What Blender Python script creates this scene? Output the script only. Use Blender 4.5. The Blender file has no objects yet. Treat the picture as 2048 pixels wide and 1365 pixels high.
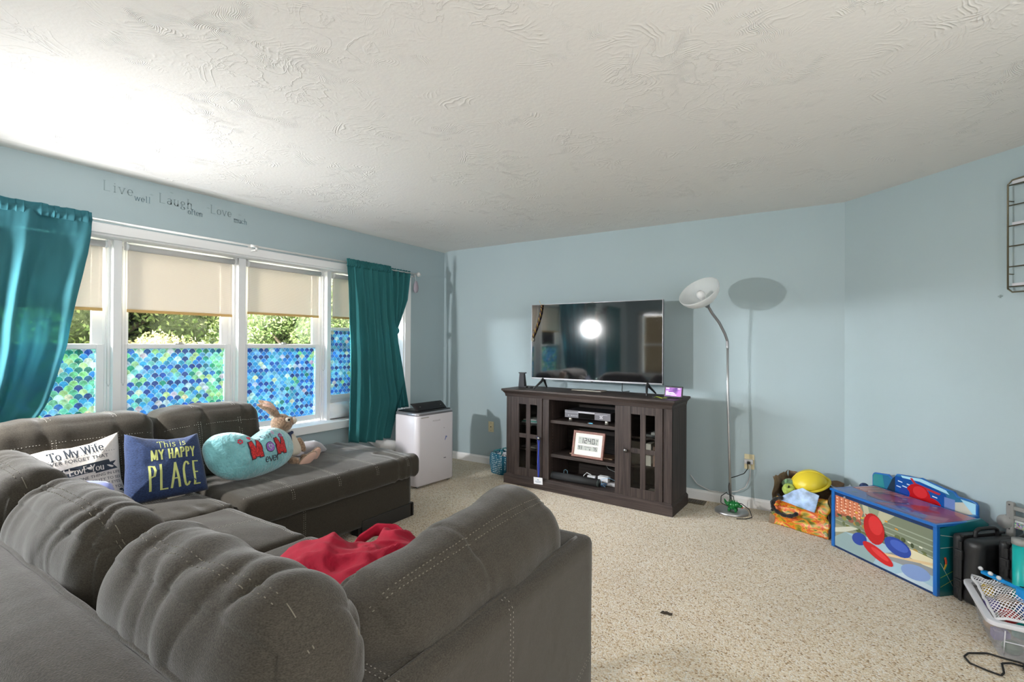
import bpy, bmesh, math, random
import numpy as np
from mathutils import Vector, Matrix, noise
from mathutils.bvhtree import BVHTree
random.seed(7)
R = math.radians
SC = bpy.context.scene
COL = SC.collection

# ---------------------------------------------------------------- camera
cam_d = bpy.data.cameras.new('camera'); cam = bpy.data.objects.new('camera', cam_d); COL.objects.link(cam)
cam_d.sensor_width = 36; cam_d.lens = 36 * 982 / 2048; cam_d.clip_start = 0.02
_h = R(32.5); _pt = 0.0046; _rl = 0.0055
_F = Vector((-math.sin(_h), math.cos(_h), 0)); _Rt = Vector((math.cos(_h), math.sin(_h), 0)); _U = Vector((0, 0, 1))
_Fp = _F * math.cos(_pt) + _U * math.sin(_pt); _Up = _U * math.cos(_pt) - _F * math.sin(_pt)
_Uc = _Up * math.cos(_rl) - _Rt * math.sin(_rl); _Rc = _Rt * math.cos(_rl) + _Up * math.sin(_rl)
_m = Matrix((_Rc, _Uc, -_Fp)).transposed().to_4x4(); _m.translation = Vector((3.83, -4.50, 1.352))
cam.matrix_world = _m
SC.camera = cam

# ---------------------------------------------------------------- world, lights, exposure
SC.view_settings.view_transform = 'Standard'; SC.view_settings.look = 'None'
SC.view_settings.gamma = 1; SC.view_settings.use_curve_mapping = False
SC.view_settings.exposure = 0.5
SC.cycles.max_bounces = 7; SC.cycles.diffuse_bounces = 4; SC.cycles.glossy_bounces = 3; SC.cycles.transparent_max_bounces = 14; SC.cycles.adaptive_threshold = 0.08; SC.cycles.adaptive_min_samples = 16
SC.cycles.sample_clamp_indirect = 6
W = bpy.data.worlds.new('sky'); SC.world = W; W.use_nodes = True
_n = W.node_tree.nodes; _l = W.node_tree.links; _n.clear()
_o = _n.new('ShaderNodeOutputWorld'); _b = _n.new('ShaderNodeBackground'); _s = _n.new('ShaderNodeTexSky')
_s.sky_type = 'HOSEK_WILKIE'; _s.sun_direction = Vector((0.5, 0.3, 0.8)).normalized(); _s.turbidity = 4; _s.ground_albedo = 0.5
_mx = _n.new('ShaderNodeMixRGB'); _mx.inputs[0].default_value = 0.85; _mx.inputs[2].default_value = (1.0, 1.0, 0.99, 1)
_l.new(_s.outputs[0], _mx.inputs[1]); _l.new(_mx.outputs[0], _b.inputs[0]); _b.inputs[1].default_value = 6.5
_l.new(_b.outputs[0], _o.inputs[0])

def light(name, kind, loc, energy, rot=None, size=None, size_y=None, color=(1, 1, 1), portal=False):
    d = bpy.data.lights.new(name, kind); o = bpy.data.objects.new(name, d); COL.objects.link(o)
    o.location = loc; d.energy = energy; d.color = color
    if rot: o.rotation_euler = rot
    if kind == 'AREA':
        d.shape = 'RECTANGLE'; d.size = size; d.size_y = size_y
        if portal: d.cycles.is_portal = True
    elif size: d.shadow_soft_size = size
    return o
sun = light('sun', 'SUN', (0, 8, 8), 11.0, color=(1, 0.96, 0.88)); sun.rotation_euler = Vector((.12, .78, .62)).to_track_quat('Z', 'Y').to_euler(); sun.data.angle = 0.02
# added broad sun lamp, strengthens the sky's daylight through the window bank
o = light('window_daylight_boost', 'SUN', (-3, -2, 4), 110.0, color=(.95, .95, 1)); o.rotation_euler = Vector((-1, -1.5, .55)).to_track_quat('Z', 'Y').to_euler(); o.data.angle = 1.2
# the photographer's flash, standing at the left behind the sofa
fl = light('camera_flash', 'SPOT', (0.22, -4.45, 1.62), 225, size=0.06, color=(1, 0.985, 0.98)); fl.data.spot_size = R(165); fl.data.spot_blend = 1.0
fl.rotation_euler = Vector((-2.3, -4.45, 1.2)).to_track_quat('Z', 'Y').to_euler()
# added fill light right of the camera, brightens the window wall
light("side_fill", "AREA", (5.45, -4.6, 1.45), 60, (0, R(90), 0), 1.8, 3.2, (1, 0.98, 0.97))
light("ceiling_fill", "AREA", (4.6, -5.6, 1.7), 20, (R(160), 0, R(20)), 0.9, 0.9, (1, 0.96, 0.9))  # added upward fill for the ceiling, no real lamp stands here
light('window_portal', 'AREA', (-0.235, -2.5, 1.3), 1, (0, R(-90), 0), 1.5, 3.4, portal=True)

# ---------------------------------------------------------------- helpers: materials
def srgb(c):
    if isinstance(c, str):
        c = [int(c[i:i + 2], 16) / 255 for i in (0, 2, 4)]
    return tuple(x / 12.92 if x <= 0.04045 else ((x + 0.055) / 1.055) ** 2.4 for x in c)
MATS = {}
def mat(name, col, rough=0.6, metal=0.0, bump=None, var=None, sheen=0.0, trans=0.0, alpha=1.0, emit=None, coat=0.0, ior=1.45, spec=None, attr=None):
    """bump=(scale,strength,distance); var=(scale,amount): noise variation of the base colour"""
    if name in MATS: return MATS[name]
    if isinstance(col, str): col = srgb(col)
    m = bpy.data.materials.new(name); m.use_nodes = True; nt = m.node_tree; N = nt.nodes; L = nt.links
    p = N['Principled BSDF']; p.inputs['Base Color'].default_value = (*col, 1); p.inputs['Roughness'].default_value = rough
    p.inputs['Metallic'].default_value = metal; p.inputs['Sheen Weight'].default_value = sheen; p.inputs['IOR'].default_value = ior
    p.inputs['Transmission Weight'].default_value = trans; p.inputs['Alpha'].default_value = alpha; p.inputs['Coat Weight'].default_value = coat
    if spec is not None: p.inputs['Specular IOR Level'].default_value = spec
    if emit:
        p.inputs['Emission Color'].default_value = (*emit[0], 1); p.inputs['Emission Strength'].default_value = emit[1]
    tc = N.new('ShaderNodeTexCoord')
    if var:
        nz = N.new('ShaderNodeTexNoise'); nz.inputs['Scale'].default_value = var[0]; nz.inputs['Detail'].default_value = 6
        if len(var) > 2:
            mp = N.new('ShaderNodeMapping'); mp.inputs['Scale'].default_value = var[2]; L.new(tc.outputs['Object'], mp.inputs[0]); L.new(mp.outputs[0], nz.inputs['Vector'])
        else: L.new(tc.outputs['Object'], nz.inputs['Vector'])
        cr = N.new('ShaderNodeValToRGB'); a = var[1]
        cr.color_ramp.elements[0].position = 0.3; cr.color_ramp.elements[1].position = 0.7
        cr.color_ramp.elements[0].color = (*[c * (1 - a) for c in col], 1); cr.color_ramp.elements[1].color = (*[min(1, c * (1 + a)) for c in col], 1)
        L.new(nz.outputs['Fac'], cr.inputs[0]); L.new(cr.outputs[0], p.inputs['Base Color'])
    if attr:
        at = N.new('ShaderNodeAttribute'); at.attribute_name = attr; L.new(at.outputs['Color'], p.inputs['Base Color'])
    if bump:
        bz = N.new('ShaderNodeTexNoise'); bz.inputs['Scale'].default_value = bump[0]; bz.inputs['Detail'].default_value = 5
        L.new(tc.outputs['Object'], bz.inputs['Vector'])
        bp = N.new('ShaderNodeBump'); bp.inputs['Strength'].default_value = bump[1]; bp.inputs['Distance'].default_value = bump[2]
        L.new(bz.outputs['Fac'], bp.inputs['Height']); L.new(bp.outputs[0], p.inputs['Normal'])
    MATS[name] = m
    return m

def sheer(name, col, tr=0.3, tl=0.5, rough=0.8, attr=None, stripes=None, sheen=0.0, xcol=None, mottle=0):
    """cloth or film that lets light through: diffuse + translucent + a little see-through"""
    if name in MATS: return MATS[name]
    if isinstance(col, str): col = srgb(col)
    m = bpy.data.materials.new(name); m.use_nodes = True; N = m.node_tree.nodes; L = m.node_tree.links; N.clear()
    o = N.new('ShaderNodeOutputMaterial'); d = N.new('ShaderNodeBsdfDiffuse'); t = N.new('ShaderNodeBsdfTranslucent'); x = N.new('ShaderNodeBsdfTransparent')
    m1 = N.new('ShaderNodeMixShader'); m2 = N.new('ShaderNodeMixShader')
    for s in (d, t, x): s.inputs[0].default_value = (*col, 1)
    if xcol: x.inputs[0].default_value = (*xcol, 1)
    if attr:
        at = N.new('ShaderNodeAttribute'); at.attribute_name = attr
        src = at.outputs['Color']
        if mottle:
            tcm = N.new('ShaderNodeTexCoord'); nm = N.new('ShaderNodeTexNoise'); nm.inputs['Scale'].default_value = mottle; nm.inputs['Detail'].default_value = 5; L.new(tcm.outputs['Object'], nm.inputs['Vector'])
            rm = N.new('ShaderNodeMapRange'); rm.inputs[1].default_value = .3; rm.inputs[2].default_value = .7; rm.inputs[3].default_value = .55; rm.inputs[4].default_value = 1.45; L.new(nm.outputs['Fac'], rm.inputs[0])
            vs_ = N.new('ShaderNodeVectorMath'); vs_.operation = 'SCALE'; L.new(src, vs_.inputs[0]); L.new(rm.outputs[0], vs_.inputs[3]); src = vs_.outputs[0]
        for s in (d, t): L.new(src, s.inputs[0])
        pm = N.new('ShaderNodeMixRGB'); pm.inputs[0].default_value = .52; pm.inputs[2].default_value = (1, 1, 1, 1); L.new(src, pm.inputs[1]); L.new(pm.outputs[0], x.inputs[0])
    m1.inputs[0].default_value = tl; L.new(d.outputs[0], m1.inputs[1]); L.new(t.outputs[0], m1.inputs[2])
    m2.inputs[0].default_value = tr; L.new(m1.outputs[0], m2.inputs[1]); L.new(x.outputs[0], m2.inputs[2])
    if stripes:
        tc = N.new('ShaderNodeTexCoord'); w = N.new('ShaderNodeTexWave'); w.bands_direction = stripes[0]; w.inputs['Scale'].default_value = stripes[1]; w.inputs['Distortion'].default_value = 1.2; w.inputs['Detail'].default_value = 3
        L.new(tc.outputs['Object'], w.inputs[0])
        r = N.new('ShaderNodeMapRange'); r.inputs[3].default_value = max(0, tr - stripes[2]); r.inputs[4].default_value = tr + stripes[2]
        L.new(w.outputs['Fac'], r.inputs[0]); L.new(r.outputs[0], m2.inputs[0])
    out = m2
    if sheen:
        g = N.new('ShaderNodeBsdfSheen'); g.inputs[0].default_value = (*[min(1, c * 2 + .1) for c in col], 1); g.inputs['Roughness'].default_value = 0.35
        ad = N.new('ShaderNodeAddShader'); mm = N.new('ShaderNodeMixShader'); mm.inputs[0].default_value = sheen
        L.new(m2.outputs[0], mm.inputs[1]); L.new(g.outputs[0], mm.inputs[2]); out = mm; N.remove(ad)
    L.new(out.outputs[0], o.inputs[0])
    MATS[name] = m
    return m

# ---------------------------------------------------------------- helpers: meshes
class MB:
    """collects shapes, build() links them as ONE mesh object"""
    def __init__(s): s.v = []; s.f = []; s.mi = []; s.c = []; s.sm = []
    def add(s, vs, fs, mi=0, col=None, smooth=False, M=None):
        b = len(s.v)
        s.v += [tuple(M @ Vector(v)) if M else tuple(v) for v in vs]
        for f in fs: s.f.append([i + b for i in f]); s.mi.append(mi); s.c.append(col); s.sm.append(smooth)
        return s
    def box(s, x0, x1, y0, y1, z0, z1, mi=0, col=None, M=None):
        vs = [(x, y, z) for z in (z0, z1) for y in (y0, y1) for x in (x0, x1)]
        return s.add(vs, [(0, 2, 3, 1), (4, 5, 7, 6), (0, 1, 5, 4), (2, 6, 7, 3), (0, 4, 6, 2), (1, 3, 7, 5)], mi, col, M=M)
    def tube(s, pts, r, n=10, mi=0, col=None, cap=True, closed=False):
        P = [Vector(p) for p in pts]; k = len(P); rs = r if hasattr(r, '__len__') else [r] * k
        vs = []; fs = []; up = None
        for i, p in enumerate(P):
            t = (P[(i + 1) % k] - P[i - 1]) if closed else (P[min(i + 1, k - 1)] - P[max(i - 1, 0)])
            if t.length < 1e-9: t = Vector((0, 0, 1))
            t.normalize()
            if up is None:
                up = Vector((0, 0, 1)) if abs(t.z) < 0.9 else Vector((1, 0, 0))
            a = t.cross(up)
            if a.length < 1e-6: a = t.cross(Vector((0, 1, 0)))
            a.normalize(); b = a.cross(t).normalized(); up = b
            for j in range(n):
                q = 2 * math.pi * j / n; vs.append(p + (a * math.cos(q) + b * math.sin(q)) * rs[i])
        for i in range(k if closed else k - 1):
            for j in range(n):
                i2 = (i + 1) % k
                fs.append((i * n + j, i * n + (j + 1) % n, i2 * n + (j + 1) % n, i2 * n + j))
        if cap and not closed: fs += [tuple(range(n))[::-1], tuple((k - 1) * n + j for j in range(n))]
        return s.add(vs, fs, mi, col, True)
    def lathe(s, prof, n=24, c=(0, 0, 0), mi=0, col=None, M=None, smooth=True):
        vs = []; fs = []; k = len(prof)
        for (r, z) in prof:
            for j in range(n):
                q = 2 * math.pi * j / n; vs.append((c[0] + r * math.cos(q), c[1] + r * math.sin(q), c[2] + z))
        for i in range(k - 1):
            for j in range(n): fs.append((i * n + j, i * n + (j + 1) % n, (i + 1) * n + (j + 1) % n, (i + 1) * n + j))
        return s.add(vs, fs, mi, col, smooth, M)
    def cyl(s, p0, p1, r, n=16, mi=0, col=None): return s.tube([p0, p1], r, n, mi, col)
    def ball(s, c, r, n=12, mi=0, col=None, M=None):
        rx, ry, rz = r if hasattr(r, '__len__') else (r, r, r); vs = []; fs = []; h = n // 2 + 1
        for i in range(h + 1):
            a = math.pi * i / h
            for j in range(n):
                q = 2 * math.pi * j / n; vs.append((c[0] + rx * math.sin(a) * math.cos(q), c[1] + ry * math.sin(a) * math.sin(q), c[2] + rz * math.cos(a)))
        for i in range(h):
            for j in range(n): fs.append((i * n + j, (i + 1) * n + j, (i + 1) * n + (j + 1) % n, i * n + (j + 1) % n))
        return s.add(vs, fs, mi, col, True, M)
    def prism(s, outline, y0, y1, mi=0, col=None, M=None):
        """outline in (x,z), extruded along y"""
        k = len(outline); vs = [(x, y0, z) for x, z in outline] + [(x, y1, z) for x, z in outline]
        fs = [tuple(range(k)), tuple(range(k, 2 * k))[::-1]] + [(i, i + k, (i + 1) % k + k, (i + 1) % k) for i in range(k)]
        return s.add(vs, fs, mi, col, M=M)
    def grid(s, fn, nu, nv, mi=0, col=None, colfn=None):
        vs = [fn(i / nu, j / nv) for j in range(nv + 1) for i in range(nu + 1)]; b = len(s.v); s.v += [tuple(v) for v in vs]
        for j in range(nv):
            for i in range(nu):
                a = b + j * (nu + 1) + i; s.f.append([a, a + 1, a + nu + 2, a + nu + 1]); s.mi.append(mi); s.sm.append(True)
                s.c.append(colfn((i + .5) / nu, (j + .5) / nv) if colfn else col)
        return s
    def build(s, name, m, parent=None, bevel=0, bseg=2, smooth=None, loc=None, rot=None, weld=False, subsurf=0, solid=0):
        me = bpy.data.meshes.new(name); me.from_pydata(s.v, [], s.f)
        ms = m if isinstance(m, (list, tuple)) else [m]
        for q in ms: me.materials.append(q)
        me.polygons.foreach_set('material_index', s.mi)
        me.polygons.foreach_set('use_smooth', [bool(a) if smooth is None else smooth for a in s.sm])
        if any(c is not None for c in s.c):
            ca = me.color_attributes.new('Col', 'FLOAT_COLOR', 'CORNER'); arr = []
            for f, c in zip(s.f, s.c): arr += list((*(c or (1, 1, 1)), 1)) * len(f)
            ca.data.foreach_set('color', arr)
        me.update(); me.validate()
        if weld or True:
            bm = bmesh.new(); bm.from_mesh(me)
            if weld: bmesh.ops.remove_doubles(bm, verts=bm.verts, dist=1e-5)
            bmesh.ops.recalc_face_normals(bm, faces=bm.faces); bm.to_mesh(me); bm.free()
        o = bpy.data.objects.new(name, me); COL.objects.link(o)
        if parent: o.parent = parent
        if loc: o.location = loc
        if rot: o.rotation_euler = rot
        if bevel:
            b = o.modifiers.new('bevel', 'BEVEL'); b.width = bevel; b.segments = bseg; b.limit_method = 'ANGLE'; b.angle_limit = R(40); b.harden_normals = False
            if bseg > 1:
                for p in me.polygons: p.use_smooth = True
                wn = o.modifiers.new('wn', 'WEIGHTED_NORMAL'); wn.keep_sharp = True
        if subsurf:
            q = o.modifiers.new('sub', 'SUBSURF'); q.levels = q.render_levels = subsurf
        if solid:
            q = o.modifiers.new('solid', 'SOLIDIFY'); q.thickness = solid; q.offset = 0
        return o

def thing(name, label, cat, loc=(0, 0, 0), rotz=0, group=None):
    o = bpy.data.objects.new(name, None); COL.objects.link(o); o.empty_display_size = 0.1
    o.location = loc; o.rotation_euler = (0, 0, rotz); o['label'] = label; o['category'] = cat
    if group: o['group'] = group
    return o
def tag(o, label, cat, group=None, kind=None):
    o['label'] = label; o['category'] = cat
    if group: o['group'] = group
    if kind: o['kind'] = kind
    return o
def struct(o, label=None):
    o['kind'] = 'structure'
    if label: o['label'] = label
    return o

def lattice_box(nx, ny, nz):
    """surface lattice of a box in [-1,1]^3: verts (N,3), quads"""
    idx = {}; V = []; Fc = []
    def vid(i, j, k):
        if (i, j, k) not in idx:
            idx[(i, j, k)] = len(V); V.append((2 * i / nx - 1, 2 * j / ny - 1, 2 * k / nz - 1))
        return idx[(i, j, k)]
    for k, fl in ((0, True), (nz, False)):
        for i in range(nx):
            for j in range(ny):
                q = [vid(i, j, k), vid(i + 1, j, k), vid(i + 1, j + 1, k), vid(i, j + 1, k)]; Fc.append(q[::-1] if fl else q)
    for j, fl in ((0, False), (ny, True)):
        for i in range(nx):
            for k in range(nz):
                q = [vid(i, j, k), vid(i + 1, j, k), vid(i + 1, j, k + 1), vid(i, j, k + 1)]; Fc.append(q[::-1] if fl else q)
    for i, fl in ((0, True), (nx, False)):
        for j in range(ny):
            for k in range(nz):
                q = [vid(i, j, k), vid(i, j + 1, k), vid(i, j + 1, k + 1), vid(i, j, k + 1)]; Fc.append(q[::-1] if fl else q)
    return np.array(V), Fc

def soft_box(name, m, parent, x, y, z, r=0.05, puff=(0, 0, 0), step=0.02, wr=None, post=None, seed=0):
    """rounded, puffed cushion filling the box x,y,z (min,max pairs); wr(p,n)->offset along the normal"""
    sx, sy, sz = x[1] - x[0], y[1] - y[0], z[1] - z[0]
    V, Fc = lattice_box(max(4, int(sx / step)), max(4, int(sy / step)), max(4, int(sz / step)))
    H = np.array([sx, sy, sz]) / 2; P = V * H; rr = np.minimum(r, H * 0.999)
    C = np.clip(P, -(H - rr), H - rr); D = P - C; L = np.linalg.norm(D, axis=1); M_ = np.max(np.abs(D), axis=1)
    sc = np.where(L > 1e-9, M_ / np.maximum(L, 1e-9), 1); P = C + D * sc[:, None]
    w = 1 - V ** 2
    P[:, 0] += puff[0] * V[:, 0] * w[:, 1] * w[:, 2]; P[:, 1] += puff[1] * V[:, 1] * w[:, 0] * w[:, 2]; P[:, 2] += puff[2] * V[:, 2] * w[:, 0] * w[:, 1]
    P += np.array([(x[0] + x[1]) / 2, (y[0] + y[1]) / 2, (z[0] + z[1]) / 2])
    me = bpy.data.meshes.new(name); me.from_pydata([tuple(p) for p in P], [], Fc); me.update()
    if wr:
        no = [v.normal.copy() for v in me.vertices]
        for v, nn, uv in zip(me.vertices, no, V): v.co += nn * wr(v.co, nn, uv)
    if post:
        for v in me.vertices: v.co = post(v.co)
    for p in me.polygons: p.use_smooth = True
    me.materials.append(m); me.update()
    o = bpy.data.objects.new(name, me); COL.objects.link(o)
    if parent: o.parent = parent
    return o

def bvh_of(o):
    me = o.data
    return BVHTree.FromPolygons([v.co.copy() for v in me.vertices], [tuple(p.vertices) for p in me.polygons])
def fn(x, y=0, z=0): return noise.noise(Vector((x, y, z)))

def stitches(name, m, parent, bvh, paths, r=0.0016, dash=0.008, gap=0.005, d=(0, 0, -1), far=1.0, offs=(0,), lift=0.0006):
    """rows of thread stitches laid on a surface: each path is a list of points, shot onto the mesh along d"""
    b = MB()
    for path, dd in paths:
        P = [Vector(p) for p in path]; dv = Vector(dd).normalized()
        pts = []
        for a, c in zip(P[:-1], P[1:]):
            n = max(1, int((c - a).length / 0.004))
            for i in range(n): pts.append(a.lerp(c, i / n))
        pts.append(P[-1]); hit = []
        for p in pts:
            h = bvh.ray_cast(p - dv * far, dv)
            hit.append((h[0] + h[1] * lift * (1 if h[1].dot(dv) < 0 else -1)) if h[0] else None)
        acc = 0; seg = []
        for i, p in enumerate(hit):
            if p is None:
                if len(seg) > 1: b.tube(seg, r, 5)
                seg = []; continue
            if i and hit[i - 1] is not None: acc += (p - hit[i - 1]).length
            ph = acc % (dash + gap)
            if ph < dash: seg.append(p)
            else:
                if len(seg) > 1: b.tube(seg, r, 5)
                seg = []
        if len(seg) > 1: b.tube(seg, r, 5)
    if not b.v: return None
    o = b.build(name, m, parent); o['kind'] = 'stuff'; return o

_TX = {}
def text_mesh(s, size=1.0, ext=0.0, bold=0.0, sx=1.0, space=1.0):
    """flat lettering from the built-in font: verts in x,y centred, faces"""
    cu = bpy.data.curves.new('t', 'FONT'); cu.body = s; cu.size = size; cu.align_x = 'CENTER'; cu.align_y = 'CENTER'
    cu.offset = bold; cu.resolution_u = 3; cu.space_character = space
    o = bpy.data.objects.new('t', cu); COL.objects.link(o)
    dg = bpy.context.evaluated_depsgraph_get(); ev = o.evaluated_get(dg); me = bpy.data.meshes.new_from_object(ev)
    vs = [(v.co.x * sx, v.co.y) for v in me.vertices]; fs = [tuple(p.vertices) for p in me.polygons]
    bpy.data.objects.remove(o); bpy.data.curves.remove(cu); bpy.data.meshes.remove(me)
    return vs, fs

# stroke letters: (advance, strokes); each stroke a list of points in a unit em (capital height 1)
def _arc(cx, cy, rx, ry, a0, a1, n=10): return [(cx + rx * math.cos(R(a0 + (a1 - a0) * i / n)), cy + ry * math.sin(R(a0 + (a1 - a0) * i / n))) for i in range(n + 1)]
X = 0.62
GL = {
 'L': (.62, [[(0.1, 0), (0.1, 1)], [(0.1, 0), (0.58, 0)]], [(0.1, 1)]), 'I': (.3, [[(.15, 0), (.15, 1)]], [(.15, 0), (.15, 1)]),
 'i': (.3, [[(.15, 0), (.15, X)], [(.15, .84), (.15, .9)]], [(.15, 0), (.1, X)]), 'v': (.52, [[(.03, X), (.26, 0)], [(.26, 0), (.49, X)]], [(.03, X), (.49, X)]),
 'e': (.52, [_arc(.26, X / 2, .21, X / 2, 0, 320, 14), [(.05, X / 2), (.47, X / 2)]], []), 'w': (.78, [[(.03, X), (.2, 0)], [(.2, 0), (.39, X)], [(.39, X), (.56, 0)], [(.56, 0), (.75, X)]], [(.03, X), (.75, X)]),
 'l': (.3, [[(.15, 0), (.15, 1)]], [(.15, 0), (.11, 1)]), 'a': (.52, [_arc(.24, .17, .18, .17, 0, 360, 12), _arc(.24, X - .2, .18, .2, 150, 0, 6) + [(.42, 0)]], []),
 'u': (.56, [[(.1, X)] + _arc(.27, .18, .17, .18, 180, 360, 8), [(.44, X), (.44, 0)]], [(.1, X), (.44, 0)]), 'g': (.52, [_arc(.24, X - .18, .18, .18, 0, 360, 12), [(.2, .24), (.1, .1), (.4, .02)] + _arc(.24, -.12, .2, .13, 60, -240, 10)], []),
 'h': (.58, [[(.12, 0), (.12, 1)], [(.12, .4)] + _arc(.29, .44, .17, .18, 180, 0, 8) + [(.46, 0)]], [(.12, 0), (.12, 1), (.46, 0)]), 'o': (.54, [_arc(.27, X / 2, .22, X / 2, 0, 360, 16)], []),
 'f': (.36, [[(.14, 0), (.14, .8)] + _arc(.28, .8, .14, .18, 180, 40, 6), [(.02, X), (.3, X)]], [(.14, 0)]), 't': (.38, [[(.16, .85), (.16, .12), (.25, 0), (.34, .06)], [(.03, X), (.32, X)]], []),
 'n': (.58, [[(.12, 0), (.12, X)], [(.12, .4)] + _arc(.29, .44, .17, .18, 180, 0, 8) + [(.46, 0)]], [(.12, 0), (.12, X), (.46, 0)]), 'm': (.86, [[(.12, 0), (.12, X)], [(.12, .42)] + _arc(.27, .46, .15, .16, 180, 0, 8) + [(.42, 0)], [(.42, .42)] + _arc(.57, .46, .15, .16, 180, 0, 8) + [(.72, 0)]], [(.12, 0), (.12, X), (.42, 0), (.72, 0)]),
 'c': (.5, [_arc(.26, X / 2, .21, X / 2, 40, 320, 12)], []), 'T': (.66, [[(.33, 0), (.33, 1)], [(.02, 1), (.64, 1)], [(.02, 1), (.02, .86)], [(.64, 1), (.64, .86)]], [(.33, 0)]),
 'M': (.9, [[(.12, 0), (.12, 1)], [(.12, 1), (.44, .1)], [(.44, .1), (.76, 1)], [(.76, 1), (.76, 0)]], [(.12, 0), (.76, 0), (.12, 1), (.76, 1)]), 'y': (.52, [[(.03, X), (.26, 0)], [(.49, X), (.2, -.2), (.08, -.24)]], [(.03, X), (.49, X)]),
 'W': (1.0, [[(.03, 1), (.27, 0)], [(.27, 0), (.5, .9)], [(.5, .9), (.73, 0)], [(.73, 0), (.97, 1)]], [(.03, 1), (.97, 1), (.5, .9)]),
 's': (.44, [[(.38, .52), (.28, X), (.14, X - .02), (.08, .48), (.16, .36), (.3, .28), (.36, .16), (.28, .02), (.12, 0), (.05, .08)]], []), 'b': (.52, [[(.1, 1), (.1, 0)], _arc(.28, X / 2, .18, X / 2, 0, 360, 12)], []),
 'r': (.4, [[(.1, 0), (.1, X)], [(.1, .4), (.18, .56), (.34, X)]], [(.1, 0)]), 'B': (.56, [[(.1, 0), (.1, 1)], [(.1, 1), (.4, .95), (.44, .76), (.34, .58), (.1, .52)], [(.1, .52), (.42, .46), (.5, .24), (.4, .04), (.1, 0)]], []),
 'Y': (.6, [[(.03, 1), (.3, .5)], [(.57, 1), (.3, .5)], [(.3, .5), (.3, 0)]], []), 'H': (.62, [[(.1, 0), (.1, 1)], [(.52, 0), (.52, 1)], [(.1, .5), (.52, .5)]], []),
 'A': (.64, [[(.03, 0), (.32, 1)], [(.32, 1), (.61, 0)], [(.14, .35), (.5, .35)]], []), 'P': (.56, [[(.1, 0), (.1, 1)], [(.1, 1), (.4, .95), (.48, .76), (.4, .56), (.1, .5)]], []),
 'C': (.58, [_arc(.32, .5, .25, .5, 50, 310, 12)], []), 'E': (.54, [[(.1, 0), (.1, 1)], [(.1, 1), (.48, 1)], [(.1, .52), (.4, .52)], [(.1, 0), (.5, 0)]], []),
 ' ': (.3, [], []),
}
def stroke_text(s, size, thick=0.1, thin=0.05, serif=0.0, sx=1.0, gap=0.06):
    """lettering from the stroke letters above, centred: verts (x,y), quads"""
    vs = []; fs = []; x = 0
    def seg(a, b):
        dx, dy = b[0] - a[0], b[1] - a[1]; L = math.hypot(dx, dy)
        if L < 1e-6: return
        c = abs(dy) / L; w = (thin + (thick - thin) * c * c) / 2; nx, ny = -dy / L * w, dx / L * w; e = w * 0.5; ex, ey = dx / L * e, dy / L * e
        k = len(vs); n = max(1, int(L / 0.12))
        for i in range(n + 1):
            t = i / n; px = a[0] - ex + (dx + 2 * ex) * t; py = a[1] - ey + (dy + 2 * ey) * t
            vs.append((px + nx, py + ny)); vs.append((px - nx, py - ny))
        for i in range(n): fs.append((k + 2 * i, k + 2 * i + 1, k + 2 * i + 3, k + 2 * i + 2))
    for ch in s:
        adv, strokes, ser = GL[ch]
        for st in strokes:
            for a, b in zip(st[:-1], st[1:]): seg((x + a[0] * sx, a[1]), (x + b[0] * sx, b[1]))
        if serif:
            for q in ser: seg((x + q[0] * sx - serif, q[1]), (x + q[0] * sx + serif, q[1]))
        x += adv * sx + gap
    w = x - gap
    return [((a - w / 2) * size, (b - .5) * size) for a, b in vs], fs

def lay_on(b, tm, bvh, origin, ux, uy, nrm, dx=0, dy=0, rot=0, lift=0.0012, mi=0, sub=0.012, col=None):
    """lay flat lettering (tm) onto a curved surface by shooting every vertex along -nrm"""
    vs, fs = tm; bm = bmesh.new(); bv = [bm.verts.new((a, c, 0)) for a, c in vs]
    for f in fs:
        try: bm.faces.new([bv[i] for i in f])
        except ValueError: pass
    bmesh.ops.triangulate(bm, faces=[f for f in bm.faces if len(f.verts) > 4])
    for _ in range(3):
        es = [e for e in bm.edges if e.calc_length() > sub]
        if not es: break
        bmesh.ops.subdivide_edges(bm, edges=es, cuts=1)
    bm.verts.index_update(); out = []; ok = []
    cr, sr = math.cos(rot), math.sin(rot)
    for v in bm.verts:
        a = v.co.x * cr - v.co.y * sr + dx; c = v.co.x * sr + v.co.y * cr + dy
        p = origin + ux * a + uy * c; h = bvh.ray_cast(p + nrm * 0.5, -nrm)
        ok.append(h[0] is not None); out.append(tuple(h[0] + nrm * lift) if h[0] else tuple(p))
    b.add(out, [[v.index for v in f.verts] for f in bm.faces if all(ok[v.index] for v in f.verts)], mi, col)
    bm.free()

def pillow_obj(name, m, parent, outline, thick, power=0.5, rings=14, wr=None, fn_xy=None, back=1.0):
    """pillow from an outline (list of (x,y)); local z is its thickness"""
    k = len(outline); cx = sum(p[0] for p in outline) / k; cy = sum(p[1] for p in outline) / k
    vs = []; fs = []
    for side in (1, -1):
        base = len(vs)
        for i in range(rings + 1):
            s = i / rings; s2 = s if side == 1 or i < rings else s
            h = thick / 2 * (1 - s ** 2.2) ** power * (1 if side == 1 else back)
            for (x, y) in outline:
                X_, Y_ = cx + (x - cx) * s2, cy + (y - cy) * s2; z = h * side
                if wr: z += side * wr(X_, Y_, s) * (1 - s ** 6)
                if fn_xy: X_, Y_, z = fn_xy(X_, Y_, z)
                vs.append((X_, Y_, z))
        for i in range(rings):
            for j in range(k):
                q = (base + i * k + j, base + i * k + (j + 1) % k, base + (i + 1) * k + (j + 1) % k, base + (i + 1) * k + j)
                fs.append(q if side == -1 else q[::-1])
    b = MB(); b.add(vs, fs, smooth=True)
    return b.build(name, m, parent, weld=True)
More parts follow.
